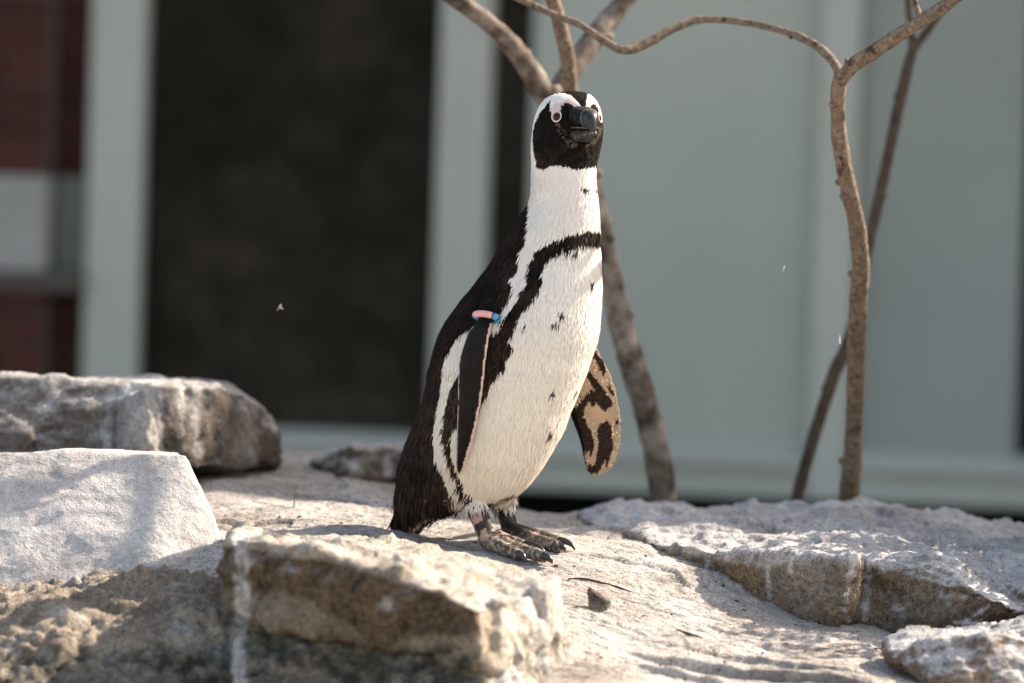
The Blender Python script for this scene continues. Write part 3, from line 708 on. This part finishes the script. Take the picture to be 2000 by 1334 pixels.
foot_mb = MB()
def ptube(mb, pts, seg=14, step=.003): mb.tube([P(a, b, d) for a, b, d, _ in pts], [(r + (1.3 if mb is foot_mb else 0)) * S for *_, r in pts], seg, step)
ptube(foot_mb, [(924, 955, .004, 22), (931, 992, -.006, 20), (941, 1020, -.01, 18), (951, 1048, -.008, 17.5), (955, 1058, -.012, 14)])
ptube(foot_mb, [(982, 970, .055, 21), (986, 995, .055, 18), (992, 1018, .054, 16), (995, 1034, .05, 15), (998, 1040, .046, 12)])
TOES = [[(946, 1056, -.012, 13), (966, 1063, -.035, 13), (990, 1074, -.055, 11.5), (1016, 1086, -.078, 10)],
        [(960, 1050, -.012, 13), (985, 1060, -.03, 12), (1010, 1071, -.05, 11.5), (1045, 1082, -.075, 12), (1066, 1089, -.09, 9.5)],
        [(968, 1046, .0, 12), (995, 1056, -.012, 10.5), (1018, 1063, -.022, 10), (1032, 1068, -.03, 8)],
        [(994, 1038, .044, 11), (1006, 1048, .03, 10), (1017, 1056, .018, 8)],
        [(996, 1034, .044, 13), (1020, 1044, .024, 12), (1055, 1057, .0, 12), (1085, 1067, -.02, 12), (1097, 1071, -.027, 9)],
        [(1002, 1032, .048, 11), (1040, 1042, .03, 9.5), (1070, 1050, .015, 9), (1097, 1058, .0, 8.5)]]
for tz in TOES: ptube(foot_mb, tz)
# webbing between the toes
for a, b in ((0, 1), (1, 2), (3, 4), (4, 5)):
    A_, B_ = TOES[a], TOES[b]; up = CU * 3.2 * S
    q = [P(*A_[0][:3]), P(*A_[-1][:3]) * .3 + P(*A_[-2][:3]) * .7, P(*B_[-1][:3]) * .2 + P(*B_[-2][:3]) * .8, P(*B_[0][:3])]
    foot_mb.hull([p + up for p in q] + [p - up * 1.5 for p in q])

allmb = MB()
for m_ in (body_mb, near_mb, far_mb, foot_mb): allmb.add(m_.V, m_.F)
pme = remesh(allmb.V, allmb.F, .0019, 5)
PV = coords(pme); PN = normals(pme)
trees = [BVHTree.FromPolygons([tuple(map(float, v)) for v in m_.V], m_.F) for m_ in (body_mb, near_mb, far_mb, foot_mb)]
def region(V):
    out = np.zeros(len(V), np.int8)
    for i, v in enumerate(V):
        bd = 1e9
        for k, t_ in enumerate(trees):
            h = t_.find_nearest(Vector(v), .05)
            if h[0] is not None and h[3] < bd - 1e-5: bd, out[i] = h[3], k
    return out

BACK = [(700, 150), (1010, 150), (1030, 380), (1036, 398), (1036, 415), (1032, 442), (1031, 463), (1020, 482), (1016, 498), (1016, 520), (1007, 531), (998, 536), (1003, 550), (1003, 569), (994, 582), (988, 593), (977, 609), (968, 625), (958, 640), (950, 650), (930, 628), (902, 646), (886, 668), (872, 692), (867, 716), (864, 751), (856, 789), (853, 816), (849, 848), (851, 870), (856, 900), (867, 926), (880, 951), (894, 972), (907, 1000), (912, 1060), (700, 1060)]
BAND = [(1230, 424), (1173, 437), (1144, 443), (1115, 452), (1088, 459), (1074, 469), (1048, 482), (1045, 498), (1036, 509), (1036, 536), (1026, 558), (1016, 579), (1001, 596), (990, 615), (982, 634), (966, 642), (945, 655), (915, 690), (894, 730), (883, 751), (875, 776), (872, 805), (868, 827), (871, 849), (875, 870), (880, 892), (889, 919), (898, 937), (912, 959), (927, 974),
        (930, 970), (918, 950), (904, 928), (893, 905), (887, 886), (883, 857), (883, 835), (900, 815), (930, 795), (944, 776), (956, 754), (970, 727), (990, 708), (988, 695), (1006, 670), (991, 651), (1007, 640), (1010, 624), (1021, 602), (1036, 588), (1050, 568), (1063, 544), (1061, 523), (1072, 501), (1088, 489), (1115, 479), (1144, 471), (1173, 466), (1230, 456)]
MASK = [(1077, 196), (1068, 207), (1056, 221), (1047, 238), (1043, 257), (1043, 275), (1045, 295), (1049, 308), (1051, 322), (1064, 327), (1077, 320), (1095, 319), (1110, 322), (1126, 326), (1139, 323), (1162, 314), (1185, 300), (1190, 215), (1150, 207), (1133, 214), (1127, 213), (1119, 206), (1110, 203), (1104, 204), (1099, 208), (1097, 216), (1098, 226), (1094, 235), (1086, 239), (1079, 234), (1077, 224)]
CROWN = [(1060, 150), (1066, 192), (1077, 187), (1086, 183.5), (1095, 182), (1106, 184), (1115, 187.5), (1122, 193), (1129, 202), (1136, 212), (1150, 212), (1160, 200), (1200, 150)]
PINK = [(1083, 202), (1089, 200), (1096, 201), (1102, 197), (1108, 194), (1114, 195), (1118, 199), (1124, 203), (1130, 206), (1128, 214), (1124, 212), (1118, 206), (1110, 203), (1104, 204), (1099, 208), (1097, 216), (1098, 226), (1094, 236), (1086, 239), (1079, 234), (1077, 222), (1079, 210)]
SPOTS_CREASE = [(1139, 365, 6, 3.5), (1148, 367, 4, 2.5), (1156, 370, 3, 2), (1097, 605, 6, 5), (1086, 622, 5, 5), (1156, 544, 4, 4), (1159, 590, 2, 5), (1166, 591, 2, 5), (1125, 485, 4, 3.5), (1029, 626, 2, 3), (1083, 758, 4, 5), (1078, 840, 3, 6), (1110, 486, 2, 2), (1000, 960, 5, 2)]  # plumage spots; the last one paints the dark of a belly crease
BLOT = [[(1158, 680), (1172, 695), (1183, 716), (1184, 730), (1172, 727), (1164, 708), (1157, 692)],
        [(1140, 700), (1150, 722), (1161, 735), (1172, 751), (1186, 767), (1196, 786), (1191, 800), (1175, 800), (1164, 786), (1150, 789), (1145, 800), (1142, 816), (1156, 848), (1161, 870), (1150, 886), (1140, 884), (1129, 851), (1110, 813), (1116, 797), (1134, 784), (1145, 767), (1161, 762), (1153, 746), (1142, 732), (1132, 715)],
        [(1172, 824), (1183, 816), (1194, 830), (1196, 859), (1194, 881), (1183, 900), (1172, 919), (1150, 926), (1140, 921), (1161, 905), (1169, 881), (1167, 851)],
        [(1188, 746), (1199, 768), (1195, 772), (1186, 756)], [(1205, 816), (1210, 824), (1207, 838), (1203, 832)]]
BLK = np.array((.0052, .0040, .0036)); BRN = np.array((.019, .0115, .0078)); WHT = np.array((.80, .755, .69)); PNK = np.array((.64, .47, .45)); BUF = np.array((.38, .28, .195)); SKIN = np.array((.42, .27, .225))
lat_cam = np.array((-math.cos(FB), -math.sin(FB))); hlat = np.array((-math.cos(FH), -math.sin(FH)))
def pigment(V, reg):
    q = V - CAM; z = q @ FWD; xcam = q @ CR; ycam = q @ CU
    py = 667 - FPX * ycam / z
    xc, wd, ra, dc = np.array([prof(t_) for t_ in py]).T if len(py) < 2000 else prof_v(py)
    cx = (xc - 1000) / FPX * (D + dc); cz = D + dc
    head = py < 345
    L = np.where(head[:, None], hlat, lat_cam)
    rel = np.stack([xcam - cx, z - cz], 1); lat = (rel * L).sum(1)
    far = lat < 0
    rel = np.where(far[:, None], rel - 2 * lat[:, None] * L, rel)
    X = cx + rel[:, 0]; Z = cz + rel[:, 1]
    mx = 1000 + FPX * X / Z; my = 667 - FPX * ycam / Z
    fwdv = np.stack([-L[:, 1] * -1, L[:, 0]], 1)
    fv = np.where(head[:, None], np.array((math.sin(FH), -math.cos(FH))), np.array((math.sin(FB), -math.cos(FB))))
    ang = np.degrees(np.arctan2(np.abs(lat), (rel * fv).sum(1)))      # 0 = breast, 180 = back
    n = fbm(V * 220, 2, 300) * 2.2
    c = np.tile(WHT, (len(V), 1))
    warm = sstep(560, 980, py)[:, None]
    c = c * (1 - warm * np.array((.02, .06, .12)))
    jx, jy = mx + n, my + fbm(V * 220, 2, 310) * 2.2
    bl = (inpoly(jx, jy, BACK) & (py > 385)) | (inpoly(jx, jy, BAND) & (py > 400)) | ((py > 385) & (ang > 152)) | ((py <= 390) & (ang > 150) & (py > 250))
    tone = BLK + (BRN - BLK) * np.clip(.5 + .9 * fbm(V * 35, 3, 320), 0, 1)[:, None]
    # rump and tail show brown and buff feathering
    low = sstep(930, 1000, py)[:, None]
    tone = tone * (1 + .9 * low + .9 * sstep(600, 850, py)[:, None])
    c[bl] = tone[bl]
    under = (py > 955) & (fbm(V * (90, 90, 30), 3, 330) > .25 - .55 * sstep(960, 1010, py)) & (mx > 806) & bl
    c[under] = BUF * 1.05
    for sx, sy, rx, ry in SPOTS_CREASE:
        k = ((mx - sx) / rx) ** 2 + ((my - sy) / ry) ** 2 + .5 * n < 1
        c[k & (py > 340)] = BRN * 1.6
    jx, jy = mx + n * .45, my + n * .6
    mk = head & inpoly(jx, jy, MASK)
    c[mk] = (BLK * .9 + BRN * .75 * np.clip(.4 + fbm(V * 80, 2, 340), 0, 1)[:, None] * sstep(225, 320, py)[:, None])[mk]
    gd = distline(mx, my, [(1092, 246), (1102, 260), (1112, 271), (1122, 281)])
    gp = mk & (gd < 6 + 3 * fbm(V * 160, 2, 341)) & (fbm(V * 240, 2, 342) > .0)
    c[gp] = np.array((.065, .045, .028))
    c[head & inpoly(jx, jy, CROWN)] = BLK * .8
    c[head & (ang > 140) & (py < 345)] = BLK
    c[head & inpoly(mx, my, PINK)] = PNK
    k = reg == 1
    if k.any():
        lead = np.interp(py, [q_[0] for q_ in NF], [q_[2] for q_ in NF]); trail = np.interp(py, [q_[0] for q_ in NF], [q_[1] for q_ in NF])
        px = 1000 + FPX * xcam / z
        cc = np.tile(BLK * 1.5, (len(V), 1)) * (1 + .5 * fbm(V * 60, 3, 350))[:, None]
        cc = cc + .012 * sstep(.35, .8, fbm(V * (500, 500, 160), 3, 353))[:, None]  # pale flecks paint the flipper's glossy sheen into its black
        r_ = (px > lead - 5.0 - 2 * fbm(V * 90, 2, 351)) & (py > 632)
        cc[r_] = np.array((.62, .44, .38))
        r_ = (px < trail + 2.2) & (py > 700) & (fbm(V * 80, 2, 352) > -.3)
        cc[r_] = np.array((.42, .36, .3))
        c[k] = cc[k]
    k = reg == 2
    if k.any():
        px = 1000 + FPX * xcam / z
        cc = np.tile(BUF, (len(V), 1)) * (1 + .35 * fbm(V * 60, 3, 360))[:, None]
        for b_ in BLOT:
            jj = fbm(np.stack([px * .16 + py * .05, py * .035 - px * .02, 0 * px], 1), 3, 361) * 7; h = inpoly(px + n * .9 + jj, py + n * .9 + jj * 1.3, b_); cc[h] = BLK * 2.2 + BRN * .6
        out_ = (V - CAM) @ FWD > D + np.interp(py, [600, 700, 820, 929], [.05, .07, .085, .095]) + .003
        cc[out_] = BLK
        c[k] = cc[k]
    k = reg == 3
    if k.any():
        sk = fbm(V * 75, 3, 370) + .35 * (((xcam / z * FPX + 1000) > np.interp(py, [990, 1060], [935, 958])) * 1.0 - .35) + .5 * sstep(1062, 1072, py) + .6 * (z > D + .02)
        cc = np.where((sk > .05)[:, None], BLK * 3.5, SKIN)
        toe = sstep(1050, 1058, py + .12 * ((xcam / z * FPX + 1000) - 960))[:, None]
        cc = cc * (1 - toe) + toe * (np.array((.045, .034, .026)) + np.array((.10, .075, .055)) * np.clip(.3 + 1.1 * fbm(V * 90, 3, 373), 0, 1)[:, None])
        dust = sstep(-.05, .4, fbm(V * 300, 2, 371)) * sstep(1030, 1055, py) * .8
        cc = cc * (1 - dust[:, None]) + np.array((.42, .35, .27)) * dust[:, None]
        feath = py < 988 + 6 * fbm(V * 200, 2, 372)
        cc[feath] = np.array((.74, .68, .6))
        c[k] = cc[k]
    return c, mx, py
_pg = np.arange(170, 1100, 1.0); _pt = np.array([prof(min(max(t_, 178.5), 1045)) for t_ in _pg])
def prof_v(py): return [np.interp(py, _pg, _pt[:, k]) for k in range(4)]

REG = region(PV)
pc, _, _ = pigment(PV, REG)
PLUM = Mat('plumage', .8, .08)
vc = PLUM.node('ShaderNodeVertexColor', layer_name='Col'); PLUM.color(vc.outputs[0])
PLUM.b.inputs['Sheen Weight'].default_value = .0; PLUM.b.inputs['Sheen Roughness'].default_value = .4
PLUM = PLUM.m
SKINM = Mat('penguin_skin', .5, .4)
vc = SKINM.node('ShaderNodeVertexColor', layer_name='Col'); SKINM.color(vc.outputs[0])
SKINM.bump((SKINM.noise(420, 3, .6), .5, .0012)); SKINM = SKINM.m
peng = empty('penguin'); tag(peng, 'black and white penguin standing upright on the rock slab, head turned', 'penguin')
body = link('body', pme, PLUM, peng, cols={'Col': pc})
pme.materials.append(SKINM)
FLIPM = Mat('flipper_hide', .5, .12)
vc = FLIPM.node('ShaderNodeVertexColor', layer_name='Col'); FLIPM.color(vc.outputs[0]); FLIPM.bump((FLIPM.noise(500, 3, .6), .4, .001)); pme.materials.append(FLIPM.m)
pf = np.empty(len(pme.polygons) * 4, np.int32)
tri_ok = all(len(p_.vertices) == 4 for p_ in pme.polygons[:50])
pme.loops.foreach_get('vertex_index', pf); PF = pf.reshape(-1, 4)
freg = REG[PF[:, 0]]
pyv = project(PV)[1]
mi = np.where((freg == 1) & (pyv[PF[:, 0]] > 625), 2, 0) + np.where((freg == 3) & (pyv[PF[:, 0]] > 985), 1, 0)
mi = mi.astype(np.int32)
pme.polygons.foreach_set('material_index', mi)

# feathers: short overlapping barbs laid along the body
def feathers(name, nF, mask, length, width, lift, seed, jit=.25):
    rg = np.random.default_rng(seed)
    Q = PV[PF]; ar = np.linalg.norm(np.cross(Q[:, 2] - Q[:, 0], Q[:, 3] - Q[:, 1]), axis=1) * .5
    cen = Q.mean(1)
    ar = ar * mask(cen, freg)
    k = rg.choice(len(PF), nF, p=ar / ar.sum())
    u, v = rg.random(nF)[:, None], rg.random(nF)[:, None]
    pos = Q[k, 0] * (1 - u) * (1 - v) + Q[k, 1] * u * (1 - v) + Q[k, 2] * u * v + Q[k, 3] * (1 - u) * v
    nr = PN[PF[k]].mean(1); nr /= np.linalg.norm(nr, axis=1)[:, None]
    px, py, pd = project(pos); rgn = freg[k]
    tip = HC + hF * 110 * S - CU * 10 * S
    flow = np.tile(-CU, (nF, 1)) - .0 * CR
    bodyback = CR * -math.sin(FB) + FWD * math.cos(FB)
    flow = flow + bodyback * np.where((py > 360) & (rgn == 0), .35, 0)[:, None]
    hw_ = (1 - sstep(300, 360, py))[:, None]
    away = pos - tip; away /= np.linalg.norm(away, axis=1)[:, None]
    flow = flow * (1 - hw_) + (away * 1.2 - CU * .25) * hw_
    flow = flow + rg.normal(0, jit, (nF, 3))
    flow -= nr * (flow * nr).sum(1)[:, None]; flow /= np.linalg.norm(flow, axis=1)[:, None] + 1e-9
    side = np.cross(nr, flow)
    ln = length(px, py, rgn) * rg.uniform(.7, 1.3, nF); wd = width(px, py, rgn) * rg.uniform(.7, 1.3, nF)
    c, _, _ = pigment(pos, rgn); dk_ = c.mean(1) < .1; ln = ln * np.where(dk_ & (py > 380) & (rgn == 0), 1.35, 1.0)
    lf = lift * ln * rg.uniform(.3, 1.6, nF)
    br = np.where(c.mean(1) > .3, rg.uniform(.95, 1.03, nF), rg.uniform(.45, 2.3, nF) ** 1.25)
    c = np.clip(c * br[:, None], 0, .86)
    root = pos - nr * .0006; mid = pos + flow * (ln * .55)[:, None] + nr * (lf * .75 + .0004)[:, None]; end = pos + flow * ln[:, None] + nr * lf[:, None]
    V = np.stack([root - side * (wd * .35)[:, None], root + side * (wd * .35)[:, None], mid + side * (wd * .5)[:, None], mid - side * (wd * .5)[:, None], end], 1).reshape(-1, 3)
    b = np.arange(nF)[:, None] * 5
    F = np.concatenate([b + (2, 1, 0), b + (3, 2, 0), b + (4, 2, 3)], 0)
    o = mesh_np(name, V, F, PLUM, peng, True, {'Col': np.repeat(c, 5, 0)})
    kk = np.where(dk_, 1.8, .55)[:, None]; nn = nr + kk * (.13 * rg.normal(size=(nF, 1)) * side + (.08 + .10 * rg.normal(size=(nF, 1))) * -flow)
    nn /= np.linalg.norm(nn, axis=1)[:, None]
    o.data.normals_split_custom_set_from_vertices(np.repeat(nn, 5, 0).astype(np.float32))
    o['kind'] = 'stuff'; return o
eyeP = None
def m_body(c, r):
    px, py, _ = project(c)
    eye = ((px - 1087) / 12) ** 2 + ((py - 226) / 15) ** 2 > 1
    pk = ~inpoly(px, py, PINK)
    return ((r == 0) & (py < 975) & eye & pk) * np.where(py < 340, 2.2, 1.0) + 0.35 * ((r == 2) | ((r == 1) & (py < 610)))
feathers('plumage', 150000, m_body, lambda x, y, r: np.where(r > 0, .004, np.interp(y, [178, 240, 330, 450, 800, 930, 1000], [.0035, .004, .007, .011, .0135, .016, .02])),
         lambda x, y, r: np.where(r > 0, .001, np.interp(y, [178, 330, 500, 1000], [.0010, .0012, .0013, .0015])), .085, 5, .12)
def m_tail(c, r):
    px, py, _ = project(c)
    return ((r == 0) & (py > 935) & (px < 925)) * 1.0
feathers('tail_feathers', 7000, m_tail, lambda x, y, r: np.interp(y, [935, 980, 1045], [.018, .028, .018]), lambda x, y, r: 0 * x + .0019, .12, 6, .13)
def m_vent(c, r):
    px, py, _ = project(c)
    return (((r == 0) & (py > 955) & (px > 905)) | ((r == 3) & (py < 990))) * 1.0
feathers('belly_fringe', 2600, m_vent, lambda x, y, r: 0 * x + .016, lambda x, y, r: 0 * x + .0014, .13, 8, .22)

# bill
BILL = Mat('bill_horn', .6, .2)
BILL.color(BILL.mix(BILL.ramp(BILL.noise(160, 5, .6), (.56, (0, 0, 0)), (.74, (1, 1, 1))), (.006, .006, .006), (.12, .105, .08)))
BILL.bump((BILL.noise(300, 5, .65), 1.0, .004)); BILL = BILL.m
TIPM = Mat('bill_tip_horn', .28, .35)
TIPM.color(TIPM.ramp(TIPM.noise(90, 3, .5), (.35, (.008, .010, .011)), (.7, (.032, .037, .038)))); TIPM = TIPM.m
LOWB = Mat('mottled_horn', .4, .4); LOWB.color(LOWB.ramp(LOWB.noise(110, 5, .6), (.44, (.012, .011, .010)), (.56, (.05, .043, .034)), (.70, (.22, .19, .145))))
LOWB.bump((LOWB.noise(300, 4, .6), .8, .002)); LOWB = LOWB.m
PALEH = simple('pale_horn', (.10, .088, .068), .5, .25, .45, 120)
def bsec(f, top, bot, hw, n=20, sq=.8):
    """section at f pixels in front of the head centre; top / bot as photo rows; hw half width"""
    c = HC + hF * f * S; mid = (top + bot) / 2; hh = (bot - top) / 2; ring = []
    for a in np.linspace(0, 2 * math.pi, n, endpoint=False):
        ca, sa = math.cos(a), math.sin(a)
        ring.append(c + hR * (np.sign(ca) * abs(ca) ** sq * hw * S) + CU * ((240 - mid) * S + np.sign(sa) * abs(sa) ** sq * hh * S))
    return np.array(ring)
ub_ = MB().rings([bsec(58, 209, 250, 29), bsec(72, 211, 251, 27), bsec(84, 213, 251.5, 23.5), bsec(95, 216, 252, 20), bsec(102, 218, 252.5, 18)]); upper = ub_.obj('upper_bill', BILL, peng, True)
MB().rings([bsec(100, 218, 252.8, 18.0), bsec(106, 220.5, 254.5, 15.8), bsec(111, 225, 257, 12.6), bsec(115, 231, 260, 9), bsec(118, 238, 262.5, 5.5), bsec(119.5, 248, 264, 2.5)]).obj('bill_tip', TIPM, upper, True)
MB().rings([bsec(70, 249.5, 253.6, 27.6), bsec(86, 250, 254.2, 23.8), bsec(100, 251, 255.2, 19.2), bsec(103, 251.5, 255.6, 18.5)]).obj('gape_edge', PALEH, upper, True)
MB().rings([bsec(97.5, 216.2, 253.4, 19.6), bsec(99.5, 216.6, 254.0, 19.5), bsec(102, 217.6, 254.4, 18.6)]).obj('bill_band', PALEH, upper, True)
MB().rings([bsec(56, 252.6, 281, 26), bsec(72, 253.2, 280, 24), bsec(86, 254.6, 278, 21), bsec(98, 255.5, 275, 17.5), bsec(106, 257, 272, 13), bsec(111, 259, 269, 7)]).obj('lower_bill', LOWB, peng, True)
# eyes
EYE = Mat('dark_brown_eye', .12, .2); EYE.color((.030, .012, .007)); EYE = EYE.m
RING = simple('pink_eye_skin', (.74, .60, .57), .55, .3, .1, 200)
def headpoint(px_, py_):
    """point of the body surface seen at that pixel"""
    o = Vector(CAM); d_ = Vector(P(px_, py_, 0) - CAM).normalized()
    return bt.ray_cast(o, d_)
bt = BVHTree.FromPolygons([tuple(map(float, v)) for v in PV], [tuple(map(int, f)) for f in PF])
h = headpoint(1087, 227.5); ec = np.array(h[0]); en = np.array(h[1])
ec2r = ec - HC
mir = HC + ec2r - 2 * hR * (ec2r @ hR); nm = en - 2 * hR * (en @ hR)
for c0, n0 in ((ec, en), (mir, nm)):
    n0 = n0 / np.linalg.norm(n0); a1 = np.cross(CU, n0); a1 /= np.linalg.norm(a1); a2 = np.cross(n0, a1)
    e = MB(); blob(e, c0 - n0 * .0030, (a1 * .0060, a2 * .0066, n0 * .0054)); eo = e.obj('eye', EYE, peng, True)
    th = np.linspace(0, 2 * math.pi, 29)
    r_ = MB(); r_.tube([c0 + a1 * .0066 * math.cos(q) + a2 * .0074 * math.sin(q) + n0 * .0004 for q in th], [.0008] * 29, 8, .0007); r_.obj('eye_ring', RING, eo, True)
# claws
CLAW = simple('dark_claw', (.025, .022, .02), .25, .5, .2, 80)
for pts in ([(1012, 1081, -.078, 8), (1020, 1086, -.084, 7.5), (1026, 1095, -.088, 3.5), (1027, 1098, -.089, 1.5)], [(1060, 1084, -.09, 8), (1070, 1089, -.094, 7.5), (1077, 1096, -.097, 4), (1078, 1100, -.098, 1.5)],
            [(1024, 1062, -.026, 7), (1040, 1064, -.034, 6.5), (1054, 1069, -.04, 5), (1062, 1077, -.045, 2.5), (1063, 1080, -.046, 1)], [(1013, 1052, .02, 6), (1021, 1056, .014, 5.5), (1026, 1062, .011, 2)],
            [(1092, 1065, -.025, 7.5), (1100, 1069, -.03, 6), (1104, 1076, -.033, 2)], [(1092, 1055, .0, 7), (1106, 1058, -.007, 6.2), (1117, 1065, -.013, 4), (1123, 1074, -.016, 1.5)]):
    mb = MB(); ptube(mb, pts, 10, .002); mb.obj('claw', CLAW, peng, True)

# ------------------------------------------------------------------ flipper band
BLUE = simple('blue_band', (.03, .28, .52), .3, .5, .06, 60); PINKB = simple('pink_band', (.80, .36, .36), .4, .45, .06, 60); NAVY = simple('navy_mark', (.012, .02, .05), .4, .4)
bd0 = surf_d(951, 620) - .012
def bandpt(a, k=1.0):
    # ellipse round the flipper: wide across, shallow in height, deep fore and aft
    return P(951 + 22.5 * k * math.cos(a), 620.5 + 4 * math.cos(a) - 6.0 * k * math.sin(a), 0) + FWD * (bd0 - .010 * math.sin(a) - .55 * 22.5 * math.cos(a) * S * .5)
fb = empty('flipper_band'); tag(fb, 'blue and pink plastic ring round the penguin\'s dark flipper', 'ring')
def arc(name, a0, a1, mat, rad, parent):
    n = 26; mb = MB(); mb.tube([bandpt(a) for a in np.radians(np.linspace(a0, a1, n))], [rad * S] * n, 12, .0012); return mb.obj(name, mat, parent, True)
arc('blue_ring', -318, 20, BLUE, 5.6, fb)
arc('pink_sleeve', 160, 62, PINKB, 6.5, fb); arc('navy_mark', 59, 64, NAVY, 6.7, fb); arc('blue_sleeve', 57, 32, BLUE, 6.5, fb); arc('navy_mark', 30, 22, NAVY, 6.0, fb)

# ------------------------------------------------------------------ litter on the slab
LIT = simple('dark_litter', (.05, .035, .025), .9, .1, .3, 60)
FLUFF = simple('white_down', (.75, .72, .68), .8, .1)
# dark stone chip
def chip(name, c, ax, mat, label, seed, cat='stone'):
    mb = MB(); rr = np.random.default_rng(seed); pts = rr.normal(size=(11, 3)); pts /= np.linalg.norm(pts, axis=1)[:, None]; pts *= rr.uniform(.7, 1.2, (11, 1))
    mb.hull([c + p_[0] * ax[0] + p_[1] * ax[1] + p_[2] * ax[2] for p_ in pts]); me = remesh(mb.V, mb.F, .0022, 1)
    V = coords(me); N = normals(me); V += N * (.003 * fbm(V * 90, 3, seed))[:, None]; setco(me, V)
    st = np.zeros((len(V), 3)); st[:, 1] = .7; st[:, 2] = .75
    return tag(link(name, me, mat, cols={'stain': st}), label, cat)
c = ground_at(1168, 1188)
chip('stone_chip', c + CU * .008, (CR * .018, FWD * .012, CU * .021 - CR * .008), RK_GREY, 'small dark upright stone chip stuck on the pale slab', 3)
def stick(name, pts, r, mat, label, cat, group=None):
    A = []
    for a, b in pts:
        g_ = ground_at(a, b); A.append(g_ + np.array((0, 0, r * .8)))
    mb = MB(); mb.tube(A, [r * .6] + [r] * (len(A) - 2) + [r * .4], 7, .003); return tag(mb.obj(name, mat, None, True), label, cat, group)
stick('twig', [(1110, 1132), (1140, 1134), (1175, 1140), (1205, 1148), (1232, 1158)], .0012, LIT, 'thin dark twig lying on the slab above the stone chip', 'twig')
stick('twig', [(1322, 1232), (1345, 1240), (1372, 1248)], .0016, LIT, 'short dark stick on the pale slab below the angular boulder', 'twig')
# tiny weed behind
c = ground_at(575, 990); WEED = simple('dry_weed', (.16, .15, .07), .8, .2)
mb = MB(); mb.tube([c - np.array((0, 0, .003)), c + CU * .012, c + CU * .03 + CR * .002], [.0013, .001, .0007], 6, .003)
for a in range(9):
    e = c + CU * (.026 + .002 * (a % 4)); d_ = CR * math.cos(a * 2.4) + FWD * math.sin(a * 2.4)
    mb.add([e, e + d_ * .007 + CU * .004 + np.cross(d_, CU) * .0022, e + d_ * .014 + CU * .003, e + d_ * .007 + CU * .004 - np.cross(d_, CU) * .0022], [(0, 1, 2, 3)])
tag(mb.obj('weed', WEED), 'tiny dry weed sprouting from the slab left of the penguin\'s tail', 'weed')
# down feather on the ground
def downy(name, c, ax, label, group=None, s=1.0):
    mb = MB(); rr = random.Random(hash(label) % 999 if False else len(label))
    for k in range(7):
        a = rr.choice((.3, .5, 2.9, 3.4)) + rr.uniform(-.5, .5); v_ = ax[0] * math.cos(a) + ax[1] * math.sin(a); l = .006 * s * rr.uniform(.4, 1.3)
        mb.tube([c, c + v_ * l * .5 + ax[2] * l * .12, c + v_ * l + ax[2] * l * .35], [.0005 * s, .0004 * s, .00015 * s], 5, .002)
    return tag(mb.obj(name, FLUFF, None, True), label, 'feather', group)
c = ground_at(903, 1026); downy('down_feather', c + CU * .001, (CU, CR, -FWD), 'curled white down feather lying on the slab behind the penguin\'s leg', s=1.2)
for (a, b, d_), s_, lab in (((547, 598, .3), 1.0, 'white down tuft drifting in front of the dark window'), ((1531, 524, .25), .7, 'thin white down wisp drifting before the wide pale panel'), ((1640, 663, .12), 1.0, 'small white down tuft drifting beside the kinked pale trunk')):
    downy('drifting_down', P(a, b, d_), (CU, CR, -FWD), lab, s=s_)
# grit and crumbs
mb = MB(); rr = np.random.default_rng(4)
gx = np.where(rr.random(1100) < .55, rr.uniform(-.42, .5, 1100), rr.uniform(-.4, .56, 1100)); gy = rr.uniform(-.55, .38, 1100)
gh = slab_z(gx, gy) + slab_detail(gx, gy)
for X_, Y_, Z_ in zip(gx, gy, gh):
    r_ = .0007 * rr.lognormal(0, .5)
    e = np.array((X_, Y_, Z_ + r_ * .3)); t_ = rr.uniform(0, 6.28); u_ = np.array((math.cos(t_), math.sin(t_), 0)) * r_ * rr.uniform(.8, 3); v_ = np.array((-math.sin(t_), math.cos(t_), 0)) * r_
    mb.add([e + u_, e + v_, e - u_, e - v_, e + (0, 0, r_), e - (0, 0, r_)], [(0, 1, 4), (1, 2, 4), (2, 3, 4), (3, 0, 4), (1, 0, 5), (2, 1, 5), (3, 2, 5), (0, 3, 5)])
tag(mb.obj('grit', LIT), 'dark grit and plant crumbs scattered over the pale slab', 'grit', kind='stuff')
# leafy shrub added unseen beyond the right edge, to shade the top of the angular boulder
LEAF = simple('shade_shrub_leaf', (.06, .10, .035), .6, .3, .3, 30)
sh = empty('shade_shrub'); tag(sh, 'added unseen shrub growing beside the angular boulder', 'shade_shrub')
mb = MB(); sc_ = np.array((1.02, .24, .30)); mb.tube([(1.05, .3, gz), (1.04, .27, 0.), tuple(sc_)], [.014, .011, .006], 8, .02)
for k in range(10):
    v_ = rr.normal(size=3); v_ /= np.linalg.norm(v_); mb.tube([sc_ - (0, 0, .12), sc_ + v_ * (.1, .14, .1), sc_ + v_ * (.2, .27, .19)], [.006, .004, .002], 6, .02)
mb.obj('stem', BARK_D, sh, True)
n = 2600; v_ = rr.normal(size=(n, 3)); v_ /= np.linalg.norm(v_, axis=1)[:, None]; c_ = sc_ + v_ * (rr.random((n, 1)) ** .45) * (.23, .30, .21)
a_ = rr.normal(size=(n, 3)); a_ /= np.linalg.norm(a_, axis=1)[:, None]; b_ = np.cross(a_, rr.normal(size=(n, 3))); b_ /= np.linalg.norm(b_, axis=1)[:, None]
V = np.stack([c_ - a_ * .016, c_ + b_ * .007, c_ + a_ * .018, c_ - b_ * .007], 1).reshape(-1, 3); F = np.arange(4 * n).reshape(-1, 4)
lo = mesh_np('foliage', V, F, LEAF, sh, False); lo['kind'] = 'stuff'
print('verts', sum(len(o.data.vertices) for o in bpy.data.objects if o.type == 'MESH'))
